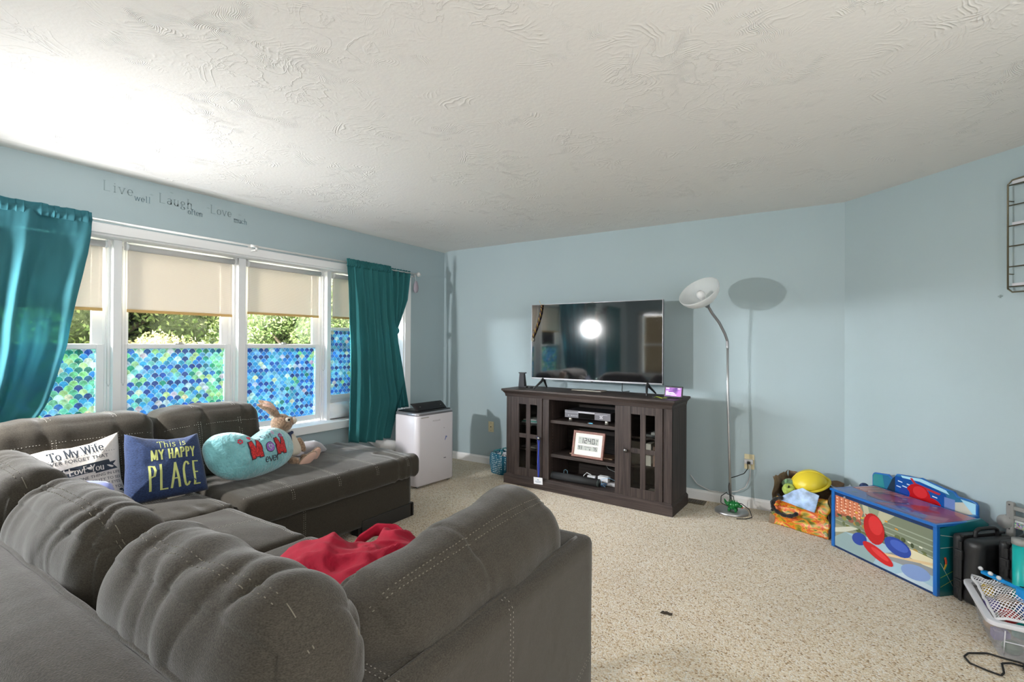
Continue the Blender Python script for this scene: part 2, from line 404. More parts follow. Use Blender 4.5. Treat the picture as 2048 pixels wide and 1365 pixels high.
def frame_matrix(origin, ux, uy):
    ux = Vector(ux).normalized(); uz = ux.cross(Vector(uy)).normalized(); uy = uz.cross(ux)
    M = Matrix((ux, uy, uz)).transposed().to_4x4(); M.translation = Vector(origin)
    return M
# ================================================================ THE SETTING
def wall_material():
    m = mat('wall_paint', (0.41, 0.505, 0.535), rough=0.75, spec=0.25, bump=(260, 0.12, 0.002), var=(1.3, 0.02)); return m
WALL = wall_material()
WHITE = mat('white_trim_paint', (0.90, 0.90, 0.90), rough=0.45)
def ceiling_material():
    m = bpy.data.materials.new('ceiling_plaster'); m.use_nodes = True; N = m.node_tree.nodes; L = m.node_tree.links; p = N['Principled BSDF']
    p.inputs['Base Color'].default_value = (0.80, 0.785, 0.76, 1); p.inputs['Roughness'].default_value = 0.85; p.inputs['Specular IOR Level'].default_value = 0.2
    tc = N.new('ShaderNodeTexCoord')
    def math_(op, a, b=None):
        q = N.new('ShaderNodeMath'); q.operation = op
        for i, v in enumerate((a, b)):
            if v is None: continue
            if isinstance(v, (int, float)): q.inputs[i].default_value = v
            else: L.new(v, q.inputs[i])
        return q.outputs[0]
    warp = N.new('ShaderNodeTexNoise'); warp.inputs['Scale'].default_value = 3.0; warp.inputs['Detail'].default_value = 3; L.new(tc.outputs['Object'], warp.inputs['Vector'])
    vm = N.new('ShaderNodeVectorMath'); vm.operation = 'MULTIPLY_ADD'; L.new(warp.outputs['Color'], vm.inputs[0]); vm.inputs[1].default_value = (0.35, 0.35, 0); L.new(tc.outputs['Object'], vm.inputs[2])
    total = None
    for sc_, fr, off, thr in ((2.1, 34, 0.0, 0.56), (3.4, 40, 7.3, 0.55), (1.5, 60, 3.1, 0.6)):
        mp = N.new('ShaderNodeMapping'); mp.inputs['Location'].default_value = (off, off * 1.7, 0); L.new(vm.outputs[0], mp.inputs[0])
        vo = N.new('ShaderNodeTexVoronoi'); vo.voronoi_dimensions = '2D'; vo.inputs['Scale'].default_value = sc_; L.new(mp.outputs[0], vo.inputs['Vector'])
        s = math_('SINE', math_('MULTIPLY', vo.outputs['Distance'], fr * 2.2 * sc_ / 2)); s = math_('POWER', math_('ABSOLUTE', s), 5.0)
        mk = N.new('ShaderNodeTexNoise'); mk.inputs['Scale'].default_value = 3.1 + off * 0.1; mk.inputs['Detail'].default_value = 4; L.new(mp.outputs[0], mk.inputs['Vector'])
        r = N.new('ShaderNodeMapRange'); r.inputs[1].default_value = thr; r.inputs[2].default_value = thr + 0.1; L.new(mk.outputs['Fac'], r.inputs[0])
        br = N.new('ShaderNodeTexNoise'); br.inputs['Scale'].default_value = 14; br.inputs['Detail'].default_value = 3; L.new(mp.outputs[0], br.inputs['Vector'])
        r2 = N.new('ShaderNodeMapRange'); r2.inputs[1].default_value = 0.42; r2.inputs[2].default_value = 0.6; L.new(br.outputs['Fac'], r2.inputs[0])
        t = math_('MULTIPLY', math_('MULTIPLY', s, r.outputs[0]), r2.outputs[0])
        total = t if total is None else math_('ADD', total, t)
    # thin torn ridges of plaster
    rn = N.new('ShaderNodeTexNoise'); rn.inputs['Scale'].default_value = 5.5; rn.inputs['Detail'].default_value = 7; rn.inputs['Distortion'].default_value = 1.6; L.new(tc.outputs['Object'], rn.inputs['Vector'])
    rg = math_('POWER', math_('SUBTRACT', 1.0, math_('MULTIPLY', math_('ABSOLUTE', math_('SUBTRACT', rn.outputs['Fac'], 0.5)), 16)), 3.0)
    rg = math_('MAXIMUM', rg, 0.0)
    mk = N.new('ShaderNodeTexNoise'); mk.inputs['Scale'].default_value = 2.2; mk.inputs['Detail'].default_value = 3; L.new(tc.outputs['Object'], mk.inputs['Vector'])
    r = N.new('ShaderNodeMapRange'); r.inputs[1].default_value = 0.5; r.inputs[2].default_value = 0.62; L.new(mk.outputs['Fac'], r.inputs[0])
    total = math_('ADD', total, math_('MULTIPLY', math_('MULTIPLY', rg, r.outputs[0]), 0.9))
    fnz = N.new('ShaderNodeTexNoise'); fnz.inputs['Scale'].default_value = 60; fnz.inputs['Detail'].default_value = 4; L.new(tc.outputs['Object'], fnz.inputs['Vector'])
    total = math_('ADD', total, math_('MULTIPLY', fnz.outputs['Fac'], 0.45))
    bp = N.new('ShaderNodeBump'); bp.inputs['Strength'].default_value = 0.6; bp.inputs['Distance'].default_value = 0.0035; L.new(total, bp.inputs['Height']); L.new(bp.outputs[0], p.inputs['Normal'])
    return m
def carpet_material():
    m = bpy.data.materials.new('berber_carpet'); m.use_nodes = True; N = m.node_tree.nodes; L = m.node_tree.links; p = N['Principled BSDF']
    p.inputs['Roughness'].default_value = 0.95; p.inputs['Specular IOR Level'].default_value = 0.1; p.inputs['Sheen Weight'].default_value = 0.15
    tc = N.new('ShaderNodeTexCoord'); vo = N.new('ShaderNodeTexVoronoi'); vo.inputs['Scale'].default_value = 150; vo.voronoi_dimensions = '2D'
    L.new(tc.outputs['Object'], vo.inputs['Vector']); sp = N.new('ShaderNodeSeparateColor'); L.new(vo.outputs['Color'], sp.inputs[0])
    cr = N.new('ShaderNodeValToRGB'); e = cr.color_ramp.elements; cr.color_ramp.interpolation = 'CONSTANT'
    cols = [(0, 'a98c68'), (0.04, 'd0b48e'), (0.13, 'e9d5b6'), (0.42, 'f2e3c9'), (0.7, 'f8edda'), (0.9, 'fdf6ea')]
    e[0].position = 0; e[0].color = (*srgb(cols[0][1]), 1); e[1].position = cols[1][0]; e[1].color = (*srgb(cols[1][1]), 1)
    for ps, c in cols[2:]:
        q = e.new(ps); q.color = (*srgb(c), 1)
    L.new(sp.outputs[0], cr.inputs[0])
    nz = N.new('ShaderNodeTexNoise'); nz.inputs['Scale'].default_value = 1.6; nz.inputs['Detail'].default_value = 4; L.new(tc.outputs['Object'], nz.inputs['Vector'])
    r = N.new('ShaderNodeMapRange'); r.inputs[3].default_value = 0.74; r.inputs[4].default_value = 0.92; L.new(nz.outputs['Fac'], r.inputs[0])
    # deep gaps between the wool loops
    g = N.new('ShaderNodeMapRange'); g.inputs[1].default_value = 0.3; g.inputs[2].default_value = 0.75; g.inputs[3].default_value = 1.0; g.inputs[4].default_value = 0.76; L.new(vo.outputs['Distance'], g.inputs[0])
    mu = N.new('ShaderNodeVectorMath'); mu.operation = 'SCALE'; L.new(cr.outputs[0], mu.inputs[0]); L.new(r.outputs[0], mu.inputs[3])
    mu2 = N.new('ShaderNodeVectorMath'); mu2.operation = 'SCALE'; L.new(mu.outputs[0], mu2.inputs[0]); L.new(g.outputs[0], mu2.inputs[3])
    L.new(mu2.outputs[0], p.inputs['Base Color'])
    bp = N.new('ShaderNodeBump'); bp.inputs['Strength'].default_value = 0.7; bp.inputs['Distance'].default_value = 0.004; bp.invert = True
    L.new(vo.outputs['Distance'], bp.inputs['Height']); L.new(bp.outputs[0], p.inputs['Normal'])
    return m
YB, XR = -7.0, 5.6                    # rear wall and far right wall, both behind or beside the camera
OY0, OY1, OZ0, OZ1 = -3.98, -0.66, 0.55, 2.03
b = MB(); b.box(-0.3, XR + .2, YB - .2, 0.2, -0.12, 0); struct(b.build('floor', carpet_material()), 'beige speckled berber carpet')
b = MB(); b.box(-0.3, XR + .2, YB - .2, 0.2, 2.44, 2.56); struct(b.build('ceiling', ceiling_material()), 'off white swirled plaster ceiling')
b = MB(); X0 = -0.26
b.box(X0, 0, YB - .2, -5.75, 0, 2.44).box(X0, 0, -5.75, -4.95, 0, .6).box(X0, 0, -5.75, -4.95, 2.03, 2.44).box(X0, 0, -4.95, OY0, 0, 2.44)
b.box(X0, 0, OY0, OY1, 0, OZ0).box(X0, 0, OY0, OY1, OZ1, 2.44).box(X0, 0, OY1, 0.2, 0, 2.44)
struct(b.build('wall_left', WALL), 'pale blue wall with the row of windows')
b = MB(); b.box(0, 4.05, 0, 0.2, 0, 2.44); struct(b.build('wall_back', WALL), 'pale blue wall behind the television')
q = 0.7071; P0 = Vector((3.957, 0, 0)); LR = (XR - 3.957) / q
b = MB(); Mr = frame_matrix(P0, (q, -q, 0), (q, q, 0)); b.box(0, LR, 0, 0.15, 0, 2.44, M=Mr); struct(b.build('wall_right', WALL), 'pale blue wall set at an angle')
b = MB(); b.box(XR, XR + .2, YB - .2, -LR * q, 0, 2.44); struct(b.build('wall_side', WALL))
b = MB(); b.box(0, .35, YB - .2, YB, 0, 2.44).box(.35, .98, YB - .2, YB, 0, .7).box(.35, .98, YB - .2, YB, 2.03, 2.44).box(.98, XR, YB - .2, YB, 0, 2.44); struct(b.build('wall_front', WALL))
# baseboards
def baseboard(name, pts, h=0.085, t=0.014):
    b = MB()
    for (a, c) in pts:
        a = Vector((*a, 0)); c = Vector((*c, 0)); u = (c - a).normalized(); M = frame_matrix(a, u, (-u.y, u.x, 0)); L = (c - a).length
        b.prism([(0, 0), (t, 0), (t, h * .78), (t * .55, h * .9), (t * .4, h), (0, h)], 0, L, M=M @ Matrix(((0, 1, 0, 0), (-1, 0, 0, 0), (0, 0, 1, 0), (0, 0, 0, 1))))
    return struct(b.build(name, WHITE))
baseboard('baseboard_back', [((0, 0), (3.957, 0))])
baseboard('baseboard_right', [((3.957, 0), (3.957 + LR * q, -LR * q))])
baseboard('baseboard_left', [((0, -4.4), (0, 0))])
# plaster cove where the ceiling meets the window wall
b = MB(); b.prism([(0, 2.425), (0.018, 2.428), (0.05, 2.434), (0.095, 2.4405), (0, 2.4405)], YB, 0); o = struct(b.build('trim_1', mat('cove_paint', (0.76, 0.75, 0.72), 0.6))); 

# window surround
b = MB(); b.box(-0.24, 0.035, OY0 - .08, OY1 + .1, 0.55, 0.62); struct(b.build('trim_2', WHITE, bevel=0.004), 'deep white window sill')
b = MB()
b.box(0, 0.02, OY0 - .085, OY1 + .085, 2.03, 2.086).box(0, .014, OY0 - .085, OY1 + .085, 2.086, 2.092)
b.box(0, 0.02, OY0 - .085, OY0, .62, 2.03).box(0, 0.02, OY1, OY1 + .085, .62, 2.03)
struct(b.build('trim_3', WHITE, bevel=0.003), 'white window casing')
b = MB(); b.box(-0.25, 0.0, OY0, OY0 + .012, .62, 2.03).box(-0.25, 0, OY1 - .012, OY1, .62, 2.03).box(-.25, 0, OY0, OY1, 2.018, 2.03)
struct(b.build('trim_4', WHITE))
POSTS = [(-3.193, -3.147), (-2.377, -2.320), (-1.553, -1.510)]
for i, (a, c) in enumerate(POSTS):
    b = MB(); b.box(-0.25, -0.10, a, c, .62, 2.018).box(-.25, -.15, a - .012, c + .012, .62, 2.018); struct(b.build('trim_%d' % (5 + i), WHITE, bevel=0.002), 'white post between two windows')
VINYL = mat('white_vinyl', (0.90, 0.90, 0.90), rough=0.35)
def glass_mat():
    m = bpy.data.materials.new('window_glass'); m.use_nodes = True; N = m.node_tree.nodes; L = m.node_tree.links; N.clear()
    o = N.new('ShaderNodeOutputMaterial'); t = N.new('ShaderNodeBsdfTransparent'); g = N.new('ShaderNodeBsdfGlossy'); g.inputs['Roughness'].default_value = 0.02
    f = N.new('ShaderNodeFresnel'); f.inputs[0].default_value = 1.3; x = N.new('ShaderNodeMixShader'); t.inputs[0].default_value = (.97, .98, .97, 1)
    L.new(f.outputs[0], x.inputs[0]); L.new(t.outputs[0], x.inputs[1]); L.new(g.outputs[0], x.inputs[2]); L.new(x.outputs[0], o.inputs[0]); return m
GLASS = glass_mat()
FILM = sheer('scale_pattern_film', (0.3, 0.6, 0.8), tr=0.29, tl=0.04, attr='Col', mottle=45)
FILMB = sheer('film_lines', (0.60, 0.85, 0.90), tr=0.27, tl=0.04)
def film(name, parent, X, y0, y1, z0, z1, tone, rnd):
    """window film printed with rows of fish scales in mixed blues and greens"""
    b = MB(); w = 0.0485; h = 0.0285; bl = ['1552b0', '1a6fd0', '2a93e6', '5ab6f2', '8fd0f5', '1a3f96', '3aa8d8', '78c8f0']
    gr = ['1fa88c', '3cbf9a', '7fd0a0', 'a8dca0', 'cfe6a8', '36b8c0', '8adcd0', '0f8a78']; pk = ['e6c8d8', 'd8d8f0', 'e8f0f0', 'f2e8c8']
    r = int((z1 - z0) / h) + 2; c = int((y1 - y0) / w) + 2
    arc = lambda cx, cy, a0, a1: [(cx + w / 2 * math.cos(R(a0 + (a1 - a0) * i / 5)), cy + h * math.sin(R(a0 + (a1 - a0) * i / 5))) for i in range(6)]
    for i in range(r):
        zc = z1 - i * h
        for j in range(-1, c):
            yc = y0 + (j + (.5 if i % 2 else 0)) * w
            pts = arc(yc, zc, 0, 180) + arc(yc - w / 2, zc - h, 90, 0)[1:] + arc(yc + w / 2, zc - h, 180, 90)[1:-1]
            cy_ = yc; cz_ = zc - .1 * h; pts = [(cy_ + (a - cy_) * .965, cz_ + (d - cz_) * .965) for a, d in pts]
            pts = [(min(max(a, y0), y1), min(max(d, z0), z1)) for a, d in pts]
            if max(p[0] for p in pts) - min(p[0] for p in pts) < .003 or max(p[1] for p in pts) - min(p[1] for p in pts) < .003: continue
            dark = (i % 2 == 1) and rnd.random() < .62
            mixv = min(1, max(0, tone + (fn(yc * 3 + 5, zc * 3) * .7) + rnd.uniform(-.15, .15) - (.25 if i < 3 and rnd.random() < .5 else 0)))
            if rnd.random() < .08: cc = srgb(rnd.choice(pk))
            else:
                pal = bl if rnd.random() < mixv else gr
                cc = srgb(rnd.choice(pal[:2] + pal[5:6] if dark and pal is bl else ([pal[0], pal[7], '16739a'] if dark else pal[2:5] + pal[6:8 if pal is bl else 7])))
            cc = tuple(max(.01, x * rnd.uniform(.85, 1.1)) for x in cc)
            b.add([(X, a, d) for a, d in pts], [tuple(range(len(pts)))], 0, cc)
    b.add([(X - .0015, y0, z0), (X - .0015, y1, z0), (X - .0015, y1, z1), (X - .0015, y0, z1)], [(0, 1, 2, 3)], 1, (1, 1, 1))
    return b.build(name, [FILM, FILMB], parent)
def sash(name, parent, X, t, y0, y1, z0, z1, st, top, bot):
    b = MB(); b.box(X - t, X, y0, y0 + st, z0, z1).box(X - t, X, y1 - st, y1, z0, z1).box(X - t, X, y0 + st, y1 - st, z0, z0 + bot).box(X - t, X, y0 + st, y1 - st, z1 - top, z1)
    return b.build(name, VINYL, parent, bevel=0.003)
def window(n, y0, y1, tone, lift=0.0, zlow=.62):
    w = struct(thing('window_%d' % n, '', 'window', (0, 0, 0))); del w['label']; del w['category']
    rnd = random.Random(40 + n)
    b = MB(); b.box(-.25, -.17, y0, y0 + .022, zlow, 2.018).box(-.25, -.17, y1 - .022, y1, zlow, 2.018).box(-.25, -.2, y0, y1, 1.99, 2.018); b.build('window_frame', VINYL, w, bevel=.003)
    s = sash('upper_sash', w, -.212, .024, y0 + .02, y1 - .02, 1.29, 2.0, .058, .03, .045)
    b = MB(); b.box(-.226, -.222, y0 + .07, y1 - .07, 1.33, 1.98); b.build('pane', GLASS, s)
    s = sash('lower_sash', w, -.18, .028, y0 + .02, y1 - .02, .632 + lift, 1.331 + lift, .042, .031, .046)
    b = MB(); b.box(-.198, -.195, y0 + .06, y1 - .06, .675 + lift, 1.302 + lift); b.build('pane', GLASS, s)
    film('window_film', s, -.1925, y0 + .062, y1 - .062, .678 + lift, 1.30 + lift, tone, rnd)
    b = MB(); ym = (y0 + y1) / 2; b.box(-.205, -.182, ym - .03, ym + .03, 1.331 + lift, 1.338 + lift).box(-.2, -.186, ym - .008, ym + .022, 1.338 + lift, 1.348 + lift); b.build('sash_lock', mat('lock_metal', (.6, .58, .55), .4, .5), w)
    return w
SP = [-3.96, -3.193, -3.147, -2.377, -2.320, -1.553, -1.510, -0.672]
window(1, SP[0], SP[1], .30); window(2, SP[2], SP[3], .58); window(3, SP[4], SP[5], .95); w4 = window(4, SP[6], SP[7], .9, .165)
window(5, -5.74, -4.96, .9)
b = MB(); b.box(-.21, -.19, -1.50, -.68, .62, .80); b.build('vent_panel', VINYL, w4)
# side window of the wall behind the camera
w6 = struct(thing('window_6', '', 'window')); del w6['label']; del w6['category']
b = MB(); b.box(.35, .98, YB - .08, YB + .02, .62, .7).box(.29, .37, YB - .08, YB + .02, .6, 2.08).box(.96, 1.04, YB - .08, YB + .02, .6, 2.08).box(.3, 1.04, YB - .08, YB + .02, 2.0, 2.08).box(.37, .96, YB - .08, YB - .05, 1.32, 1.36); b.build('window_frame', VINYL, w6)
b = MB(); b.box(.35, .98, YB - .12, YB - .115, .7, 2.03); b.build('pane', GLASS, w6)
b = MB(); b.box(.372, .958, YB - .10, YB - .098, .7, 2.0); b.build('window_blind', sheer('tan_blind', (.45, .38, .26), tr=.02, tl=.10), w6)

# ---------------------------------------------------------------- roller blinds
BLIND = sheer('woven_blind_cloth', (0.93, 0.87, 0.78), tr=0.13, tl=0.04, stripes=('Z', 60, .09))
BLINDH = sheer('blind_hem_cloth', (0.66, 0.46, 0.20), tr=0.0, tl=0.12)
ROLLW = mat('blind_roll', (0.66, 0.65, 0.64), .8, bump=(300, .4, .001), var=(90, .12, (1, 40, 1)))
CHAIN = mat('bead_chain', (0.55, 0.55, 0.53), .5)
def blind(n, y0, y1, zb, chain_y, zc, label, X=-.125):
    t = thing('roller_blind', label, 'blind', (X, y0, zb), 0, 'roller blinds in the window bank'); L = y1 - y0; zt = 1.985 - zb
    b = MB(); b.tube([(0, .012, zt), (0, L - .012, zt)], .021, 20); b.build('blind_roll', ROLLW, t)
    b = MB(); b.cyl((0, 0, zt), (0, .012, zt), .024).box(-.02, .02, -.004, .0, zt - .02, zt + .03); b.build('bracket', VINYL, t)
    b = MB(); b.cyl((0, L - .012, zt), (0, L, zt), .024).box(-.02, .02, L, L + .004, zt - .02, zt + .03); b.build('bracket', VINYL, t)
    b = MB(); b.grid(lambda u, v: (-.018 + .0015 * math.sin(u * 9 + v * 3), .016 + u * (L - .032), .016 + v * (zt - .016)), 30, 20); b.build('blind_cloth', BLIND, t, solid=.0006)
    b = MB(); b.box(-.021, -.015, .014, L - .014, 0, .02); b.build('hem_bar', BLINDH, t, bevel=.002)
    b = MB(); cy = chain_y - y0
    for dx in (-.012, .014):
        z = zt
        while z > zc - zb: b.ball((dx, cy + (dx * .35), z), .0019, 6); z -= .0058
        b.cyl((dx, cy + dx * .35, zc - zb), (dx, cy + dx * .35, zt), .0007, 5)
    for k in range(9): a = R(180 + k * 22.5); b.ball((.001 + .013 * math.cos(a), cy, zc - zb + .013 * math.sin(a)), .0019, 6)
    b.build('bead_chain', CHAIN, t)
blind(1, -3.93, -3.222, 1.548, -3.208, 1.07, 'cream woven roller blind in the first window, partly behind the teal curtain')
blind(2, -3.118, -2.392, 1.548, -3.128, 1.07, 'cream woven roller blind in the wide window left of centre')
blind(3, -2.298, -1.600, 1.578, -1.575, 1.10, 'cream woven roller blind in the window right of centre above bluest film')
blind(4, -1.478, -0.72, 1.580, -1.492, 1.10, 'cream woven roller blind in the window partly hidden by the right curtain')
blind(5, -5.7, -5.0, 1.58, -5.72, 1.10, 'cream woven roller blind of the window left of the sofa')

# ---------------------------------------------------------------- outside
GR = mat('lawn', (0.10, 0.16, 0.04), .9, var=(3, .3)); b = MB(); b.box(-60, -.8, -45, 45, -1.3, -1.2); struct(b.build('ground', GR))
b = MB(); b.box(-3.6, -.27, -9, 4, -.5, -.38); struct(b.build('bounce_slab', mat('pale_bounce_surface', (.78, .77, .74), .8, var=(2, .05))))  # added pale slab, throws sunlight up through the windows onto the ceiling
def tree(name, label, loc, rad, h, col, col2, seed, n=2600, leaf=.09):
    rnd = random.Random(seed); t = thing(name, label, 'tree', loc)
    b = MB(); b.tube([(0, 0, -1.2), (.05, .03, h * .3), (-.08, .1, h * .62)], [rad * .09, rad * .06, rad * .03], 8)
    for k in range(7):
        a = k * 2.4; b.tube([(0, 0, h * (.2 + .05 * k)), (math.cos(a) * rad * .5, math.sin(a) * rad * .5, h * (.35 + .06 * k))], [rad * .035, rad * .012], 6)
    b.build('trunk', mat('bark', (.12, .085, .06), .9), t)
    lobes = [(rnd.uniform(-.55, .55) * rad, rnd.uniform(-.55, .55) * rad, h * rnd.uniform(.1, .85) - .4, rad * rnd.uniform(.3, .5)) for _ in range(24)]
    b = MB()
    for lx, ly, lz, lr in lobes: b.ball((lx, ly, lz), lr * .72, 8)
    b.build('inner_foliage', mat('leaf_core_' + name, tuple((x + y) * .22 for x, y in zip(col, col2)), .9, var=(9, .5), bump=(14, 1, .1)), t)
    b = MB()
    for i in range(n):
        lx, ly, lz, lr = rnd.choice(lobes); d = Vector((rnd.gauss(0, 1), rnd.gauss(0, 1), rnd.gauss(0, 1))).normalized() * lr * rnd.uniform(.7, 1.02)
        p = Vector((lx, ly, lz)) + d; a = Vector((rnd.gauss(0, 1), rnd.gauss(0, 1), rnd.gauss(0, 1))).normalized() * leaf * rnd.uniform(.6, 1.3); c = a.cross(Vector((rnd.gauss(0, 1), rnd.gauss(0, 1), rnd.gauss(0, 1)))).normalized() * leaf * .5
        k = rnd.random(); cc = tuple(x * (1 - k) + y * k for x, y in zip(col, col2))
        b.add([p - a, p + c, p + a, p - c], [(0, 1, 2, 3)], 0, cc)
    b.build('leaves', sheer('leaf_green', (.2, .3, .1), tr=0, tl=.08, attr='Col'), t)
tree('hedge', 'long dark hedge closing the far side of the garden', (-17.5, 1.5, -.6), 3.2, 4.5, (.05, .08, .03), (.16, .19, .07), 12, 9000, .16)
tree('hedge', 'second dark hedge at the far left of the garden', (-18.5, -5.5, -.6), 3.2, 4.5, (.05, .08, .03), (.16, .19, .07), 13, 7000, .16)
tree('hedge', 'third dark hedge at the far right of the garden', (-17.5, 8.6, -.6), 3.2, 4.5, (.05, .08, .03), (.16, .19, .07), 14, 9000, .16)
tree('bush', 'pale yellow green bush outside the wide window left of centre', (-5.0, -1.0, -.4), 1.0, 2.3, (.20, .19, .07), (.36, .33, .15), 1, 15000, .032)
tree('bush', 'bright green bush outside the leftmost window', (-4.5, -3.1, -.4), .95, 3.4, (.16, .22, .05), (.32, .36, .11), 2, 13000, .035)
tree('maple_tree', 'mid green leafy tree outside the window right of centre', (-7.0, 2.7, -.4), 1.5, 4.4, (.08, .13, .04), (.24, .28, .12), 3, 18000, .042)
tree('oak_tree', 'dark green tree at the back of the garden behind the yellow green bush', (-11.8, .6, -.6), 2.7, 5.5, (.06, .09, .03), (.20, .22, .09), 4, 16000, .07)
tree('oak_tree', 'dark green tree at the back of the garden, farthest left', (-11.8, -5.4, -.6), 2.8, 5.5, (.07, .11, .04), (.22, .25, .10), 5, 9000, .09)
tree('oak_tree', 'dark green tree at the back of the garden behind the right curtain', (-11.5, 6.8, -.6), 2.8, 5.5, (.06, .12, .04), (.22, .27, .10), 6, 13000, .08)
# ================================================================ CURTAINS
def curtain_mat(name, tr, tl, col='1c6f78'): return sheer(name, col, tr=tr, tl=tl, sheen=0.07, xcol=(.30, .62, .66))
TEAL = curtain_mat('teal_curtain_cloth', .38, .30, (.085, .27, .32)); TEALD = curtain_mat('teal_curtain_cloth_dense', .06, .22, (.055, .235, .25))
rod = thing('curtain_rod', 'thin white curtain rod across the top of the windows with glass finial', 'curtain rod', (.10, -4.2, 2.09))
b = MB(); b.tube([(0, 0, 0), (0, 3.62, .005)], .0075, 12); b.build('rod', mat('rod_white', (.72, .72, .70), .35), rod)
b = MB(); b.tube([(0, 1.8, .003), (0, 1.86, .003)], .0105, 12); b.build('rod_joint', mat('rod_white', (.7, .7, .7)), rod)
b = MB(); b.lathe([(0, -.03), (.012, -.03), (.016, -.02), (.024, -.006), (.026, .004), (.018, .02), (.006, .028), (0, .03)], 14, M=Matrix.Translation((0, 3.655, .005)) @ Matrix.Rotation(R(90), 4, 'X')); b.build('finial', mat('finial_glass', (.85, .85, .83), .1, trans=.5), rod)
for y in (.3, 1.85, 3.59):
    b = MB(); b.box(-.1, .004, y - .006, y + .006, -.03, -.018).box(-.1, -.094, y - .014, y + .014, -.045, .02).box(-.006, .008, y - .006, y + .006, -.03, -.006); b.build('bracket', mat('rod_white', (.7, .7, .7)), rod)

def interp(tab, v):
    for (a, x0), (c, x1) in zip(tab[:-1], tab[1:]):
        if v <= c: t = (v - a) / (c - a); return x0 + (x1 - x0) * t
    return tab[-1][1]
def curtain(name, label, yl, yr, ztop, zbot, pleats, amp, m, seed, xoff=0.0, nu=150, nv=70, zb=None, edge=None, xb=None):
    """yl/yr: tables (v, y) for the two side edges, v=0 at the rod"""
    t = thing(name, label, 'curtain', (.1 + xoff, 0, 0))
    b = MB()
    def f(u, v):
        y = interp(yl, v) * (1 - u) + interp(yr, v) * u; z = ztop + (interp(zb, u) if zb else zbot) * v - ztop * v
        uu = u + .03 * fn(u * 5 + seed, v * 1.3)
        k = .35 + .65 * min(1, v * 3.2); a = interp(amp, v)
        x = a * k * (math.sin(2 * math.pi * pleats * uu + seed) + .45 * math.sin(2 * math.pi * pleats * 1.9 * uu + 1.3 * seed + v * 1.2))
        x += .012 * fn(u * 6 + seed, v * 5, 3) + .004 * fn(u * 40, v * 6, seed)
        if xb: x += interp(xb, v)
        return (x, y + .006 * fn(v * 7, seed, u * 4), z)
    b.grid(f, nu, nv); b.build('curtain_panel', m, t, solid=.0012)
    # gathered header standing above the rod
    b = MB()
    y0, y1 = interp(yl, 0), interp(yr, 0)
    def g(u, v):
        uu = u * pleats * 3.4 + .5 * fn(u * 9, seed); s = .7 * math.sin(2 * math.pi * uu + seed) + .5 * math.sin(2 * math.pi * uu * 2.3)
        return (.0045 * s + (.010 * math.sin(math.pi * min(1, v * 1.4)) + .004), y0 + (y1 - y0) * u + .004 * math.sin(uu * 14), ztop - .045 + v * .07 + .006 * fn(u * 30, seed) * v)
    b.grid(g, int(nu * 1.6), 12); b.build('curtain_header', m, t, solid=.0015)
    return t
# left panel, swept towards the left
curtain('curtain', 'wide sheer teal curtain swept back over the leftmost window', [(0, -4.42), (.4, -4.40), (1, -4.33)],
        [(0, -3.372), (.18, -3.392), (.32, -3.425), (.47, -3.458), (.61, -3.49), (.75, -3.532), (.88, -3.585), (.96, -3.64), (1, -3.70)], 2.10, .84, 4.2, [(0, .018), (.4, .04), (1, .055)], TEAL, 1.3, xoff=.01, nu=220)
# right pair
curtain('curtain', 'long teal curtain with deep folds hanging right of the windows', [(0, -1.560), (.25, -1.53), (.5, -1.51), (.75, -1.515), (1, -1.535)],
        [(0, -1.02), (.3, -.985), (.6, -.91), (.78, -.845), (1, -.965)], 2.09, .40, 6, [(0, .020), (.4, .026), (1, .036)], TEALD, 2.1, xoff=.075, zb=[(0, .44), (.5, .40), (.86, .41), (.93, .44), (1, .64)], nu=180)
tied = thing('curtain', 'narrow teal curtain knotted at mid height, farthest to the right', 'curtain', (.070, 0, 0))
b = MB()
def f(u, v):
    # gathers to a knot at v=.42, then flares out
    w = interp([(0, .15), (.2, .12), (.42, .018), (.46, .018), (.7, .06), (1, .10)], v); c = interp([(0, -.81), (.2, -.82), (.42, -.86), (.5, -.865), (.75, -.82), (1, -.775)], v)
    return (.02 * math.sin(u * 22) * (.3 + w * 5) + .02, c + (u - .5) * 2 * w, 2.09 - v * 1.42)
b.grid(f, 90, 60); b.build('curtain_panel', TEALD, tied, solid=.0012)
b = MB(); b.grid(lambda u, v: (.014 * math.sin(u * 70) + .01, -.965 + u * .305, 2.045 + v * .07 + .005 * math.sin(u * 47)), 110, 8); b.build('curtain_header', TEALD, tied, solid=.0015)
b = MB(); b.ball((.03, -.862, 1.475), (.03, .026, .035), 14); b.build('knot', TEALD, tied)
t = thing('curtain_tieback', 'small grey tassel hanging from the end of the curtain rod', 'tassel', (.115, -.60, 2.05))
b = MB(); b.tube([(0, -.02, .03), (0, -.005, 0), (0, .0, -.04)], .002, 6); b.build('cord', mat('tassel_cord', (.5, .5, .5)), t)
b = MB(); b.lathe([(0, 0), (.014, -.01), (.024, -.04), (.03, -.08), (.026, -.11), (.012, -.13), (0, -.132)], 12, c=(0, 0, -.03)); b.build('tassel', mat('tassel_grey', (.30, .27, .31), .9, bump=(80, .6, .004)), t)
curtain('curtain', 'teal curtain covering the wall left of the sofa', [(0, -4.95), (1, -4.9)], [(0, -4.55), (1, -4.6)], 2.1, .3, 4, [(0, .02), (1, .04)], TEALD, 5, nu=60, nv=20)
curtain('curtain', 'teal curtain at the far end of the room side window', [(0, -6.3), (1, -6.3)], [(0, -5.55), (1, -5.6)], 2.1, .3, 5, [(0, .02), (1, .04)], TEALD, 6, nu=60, nv=20)

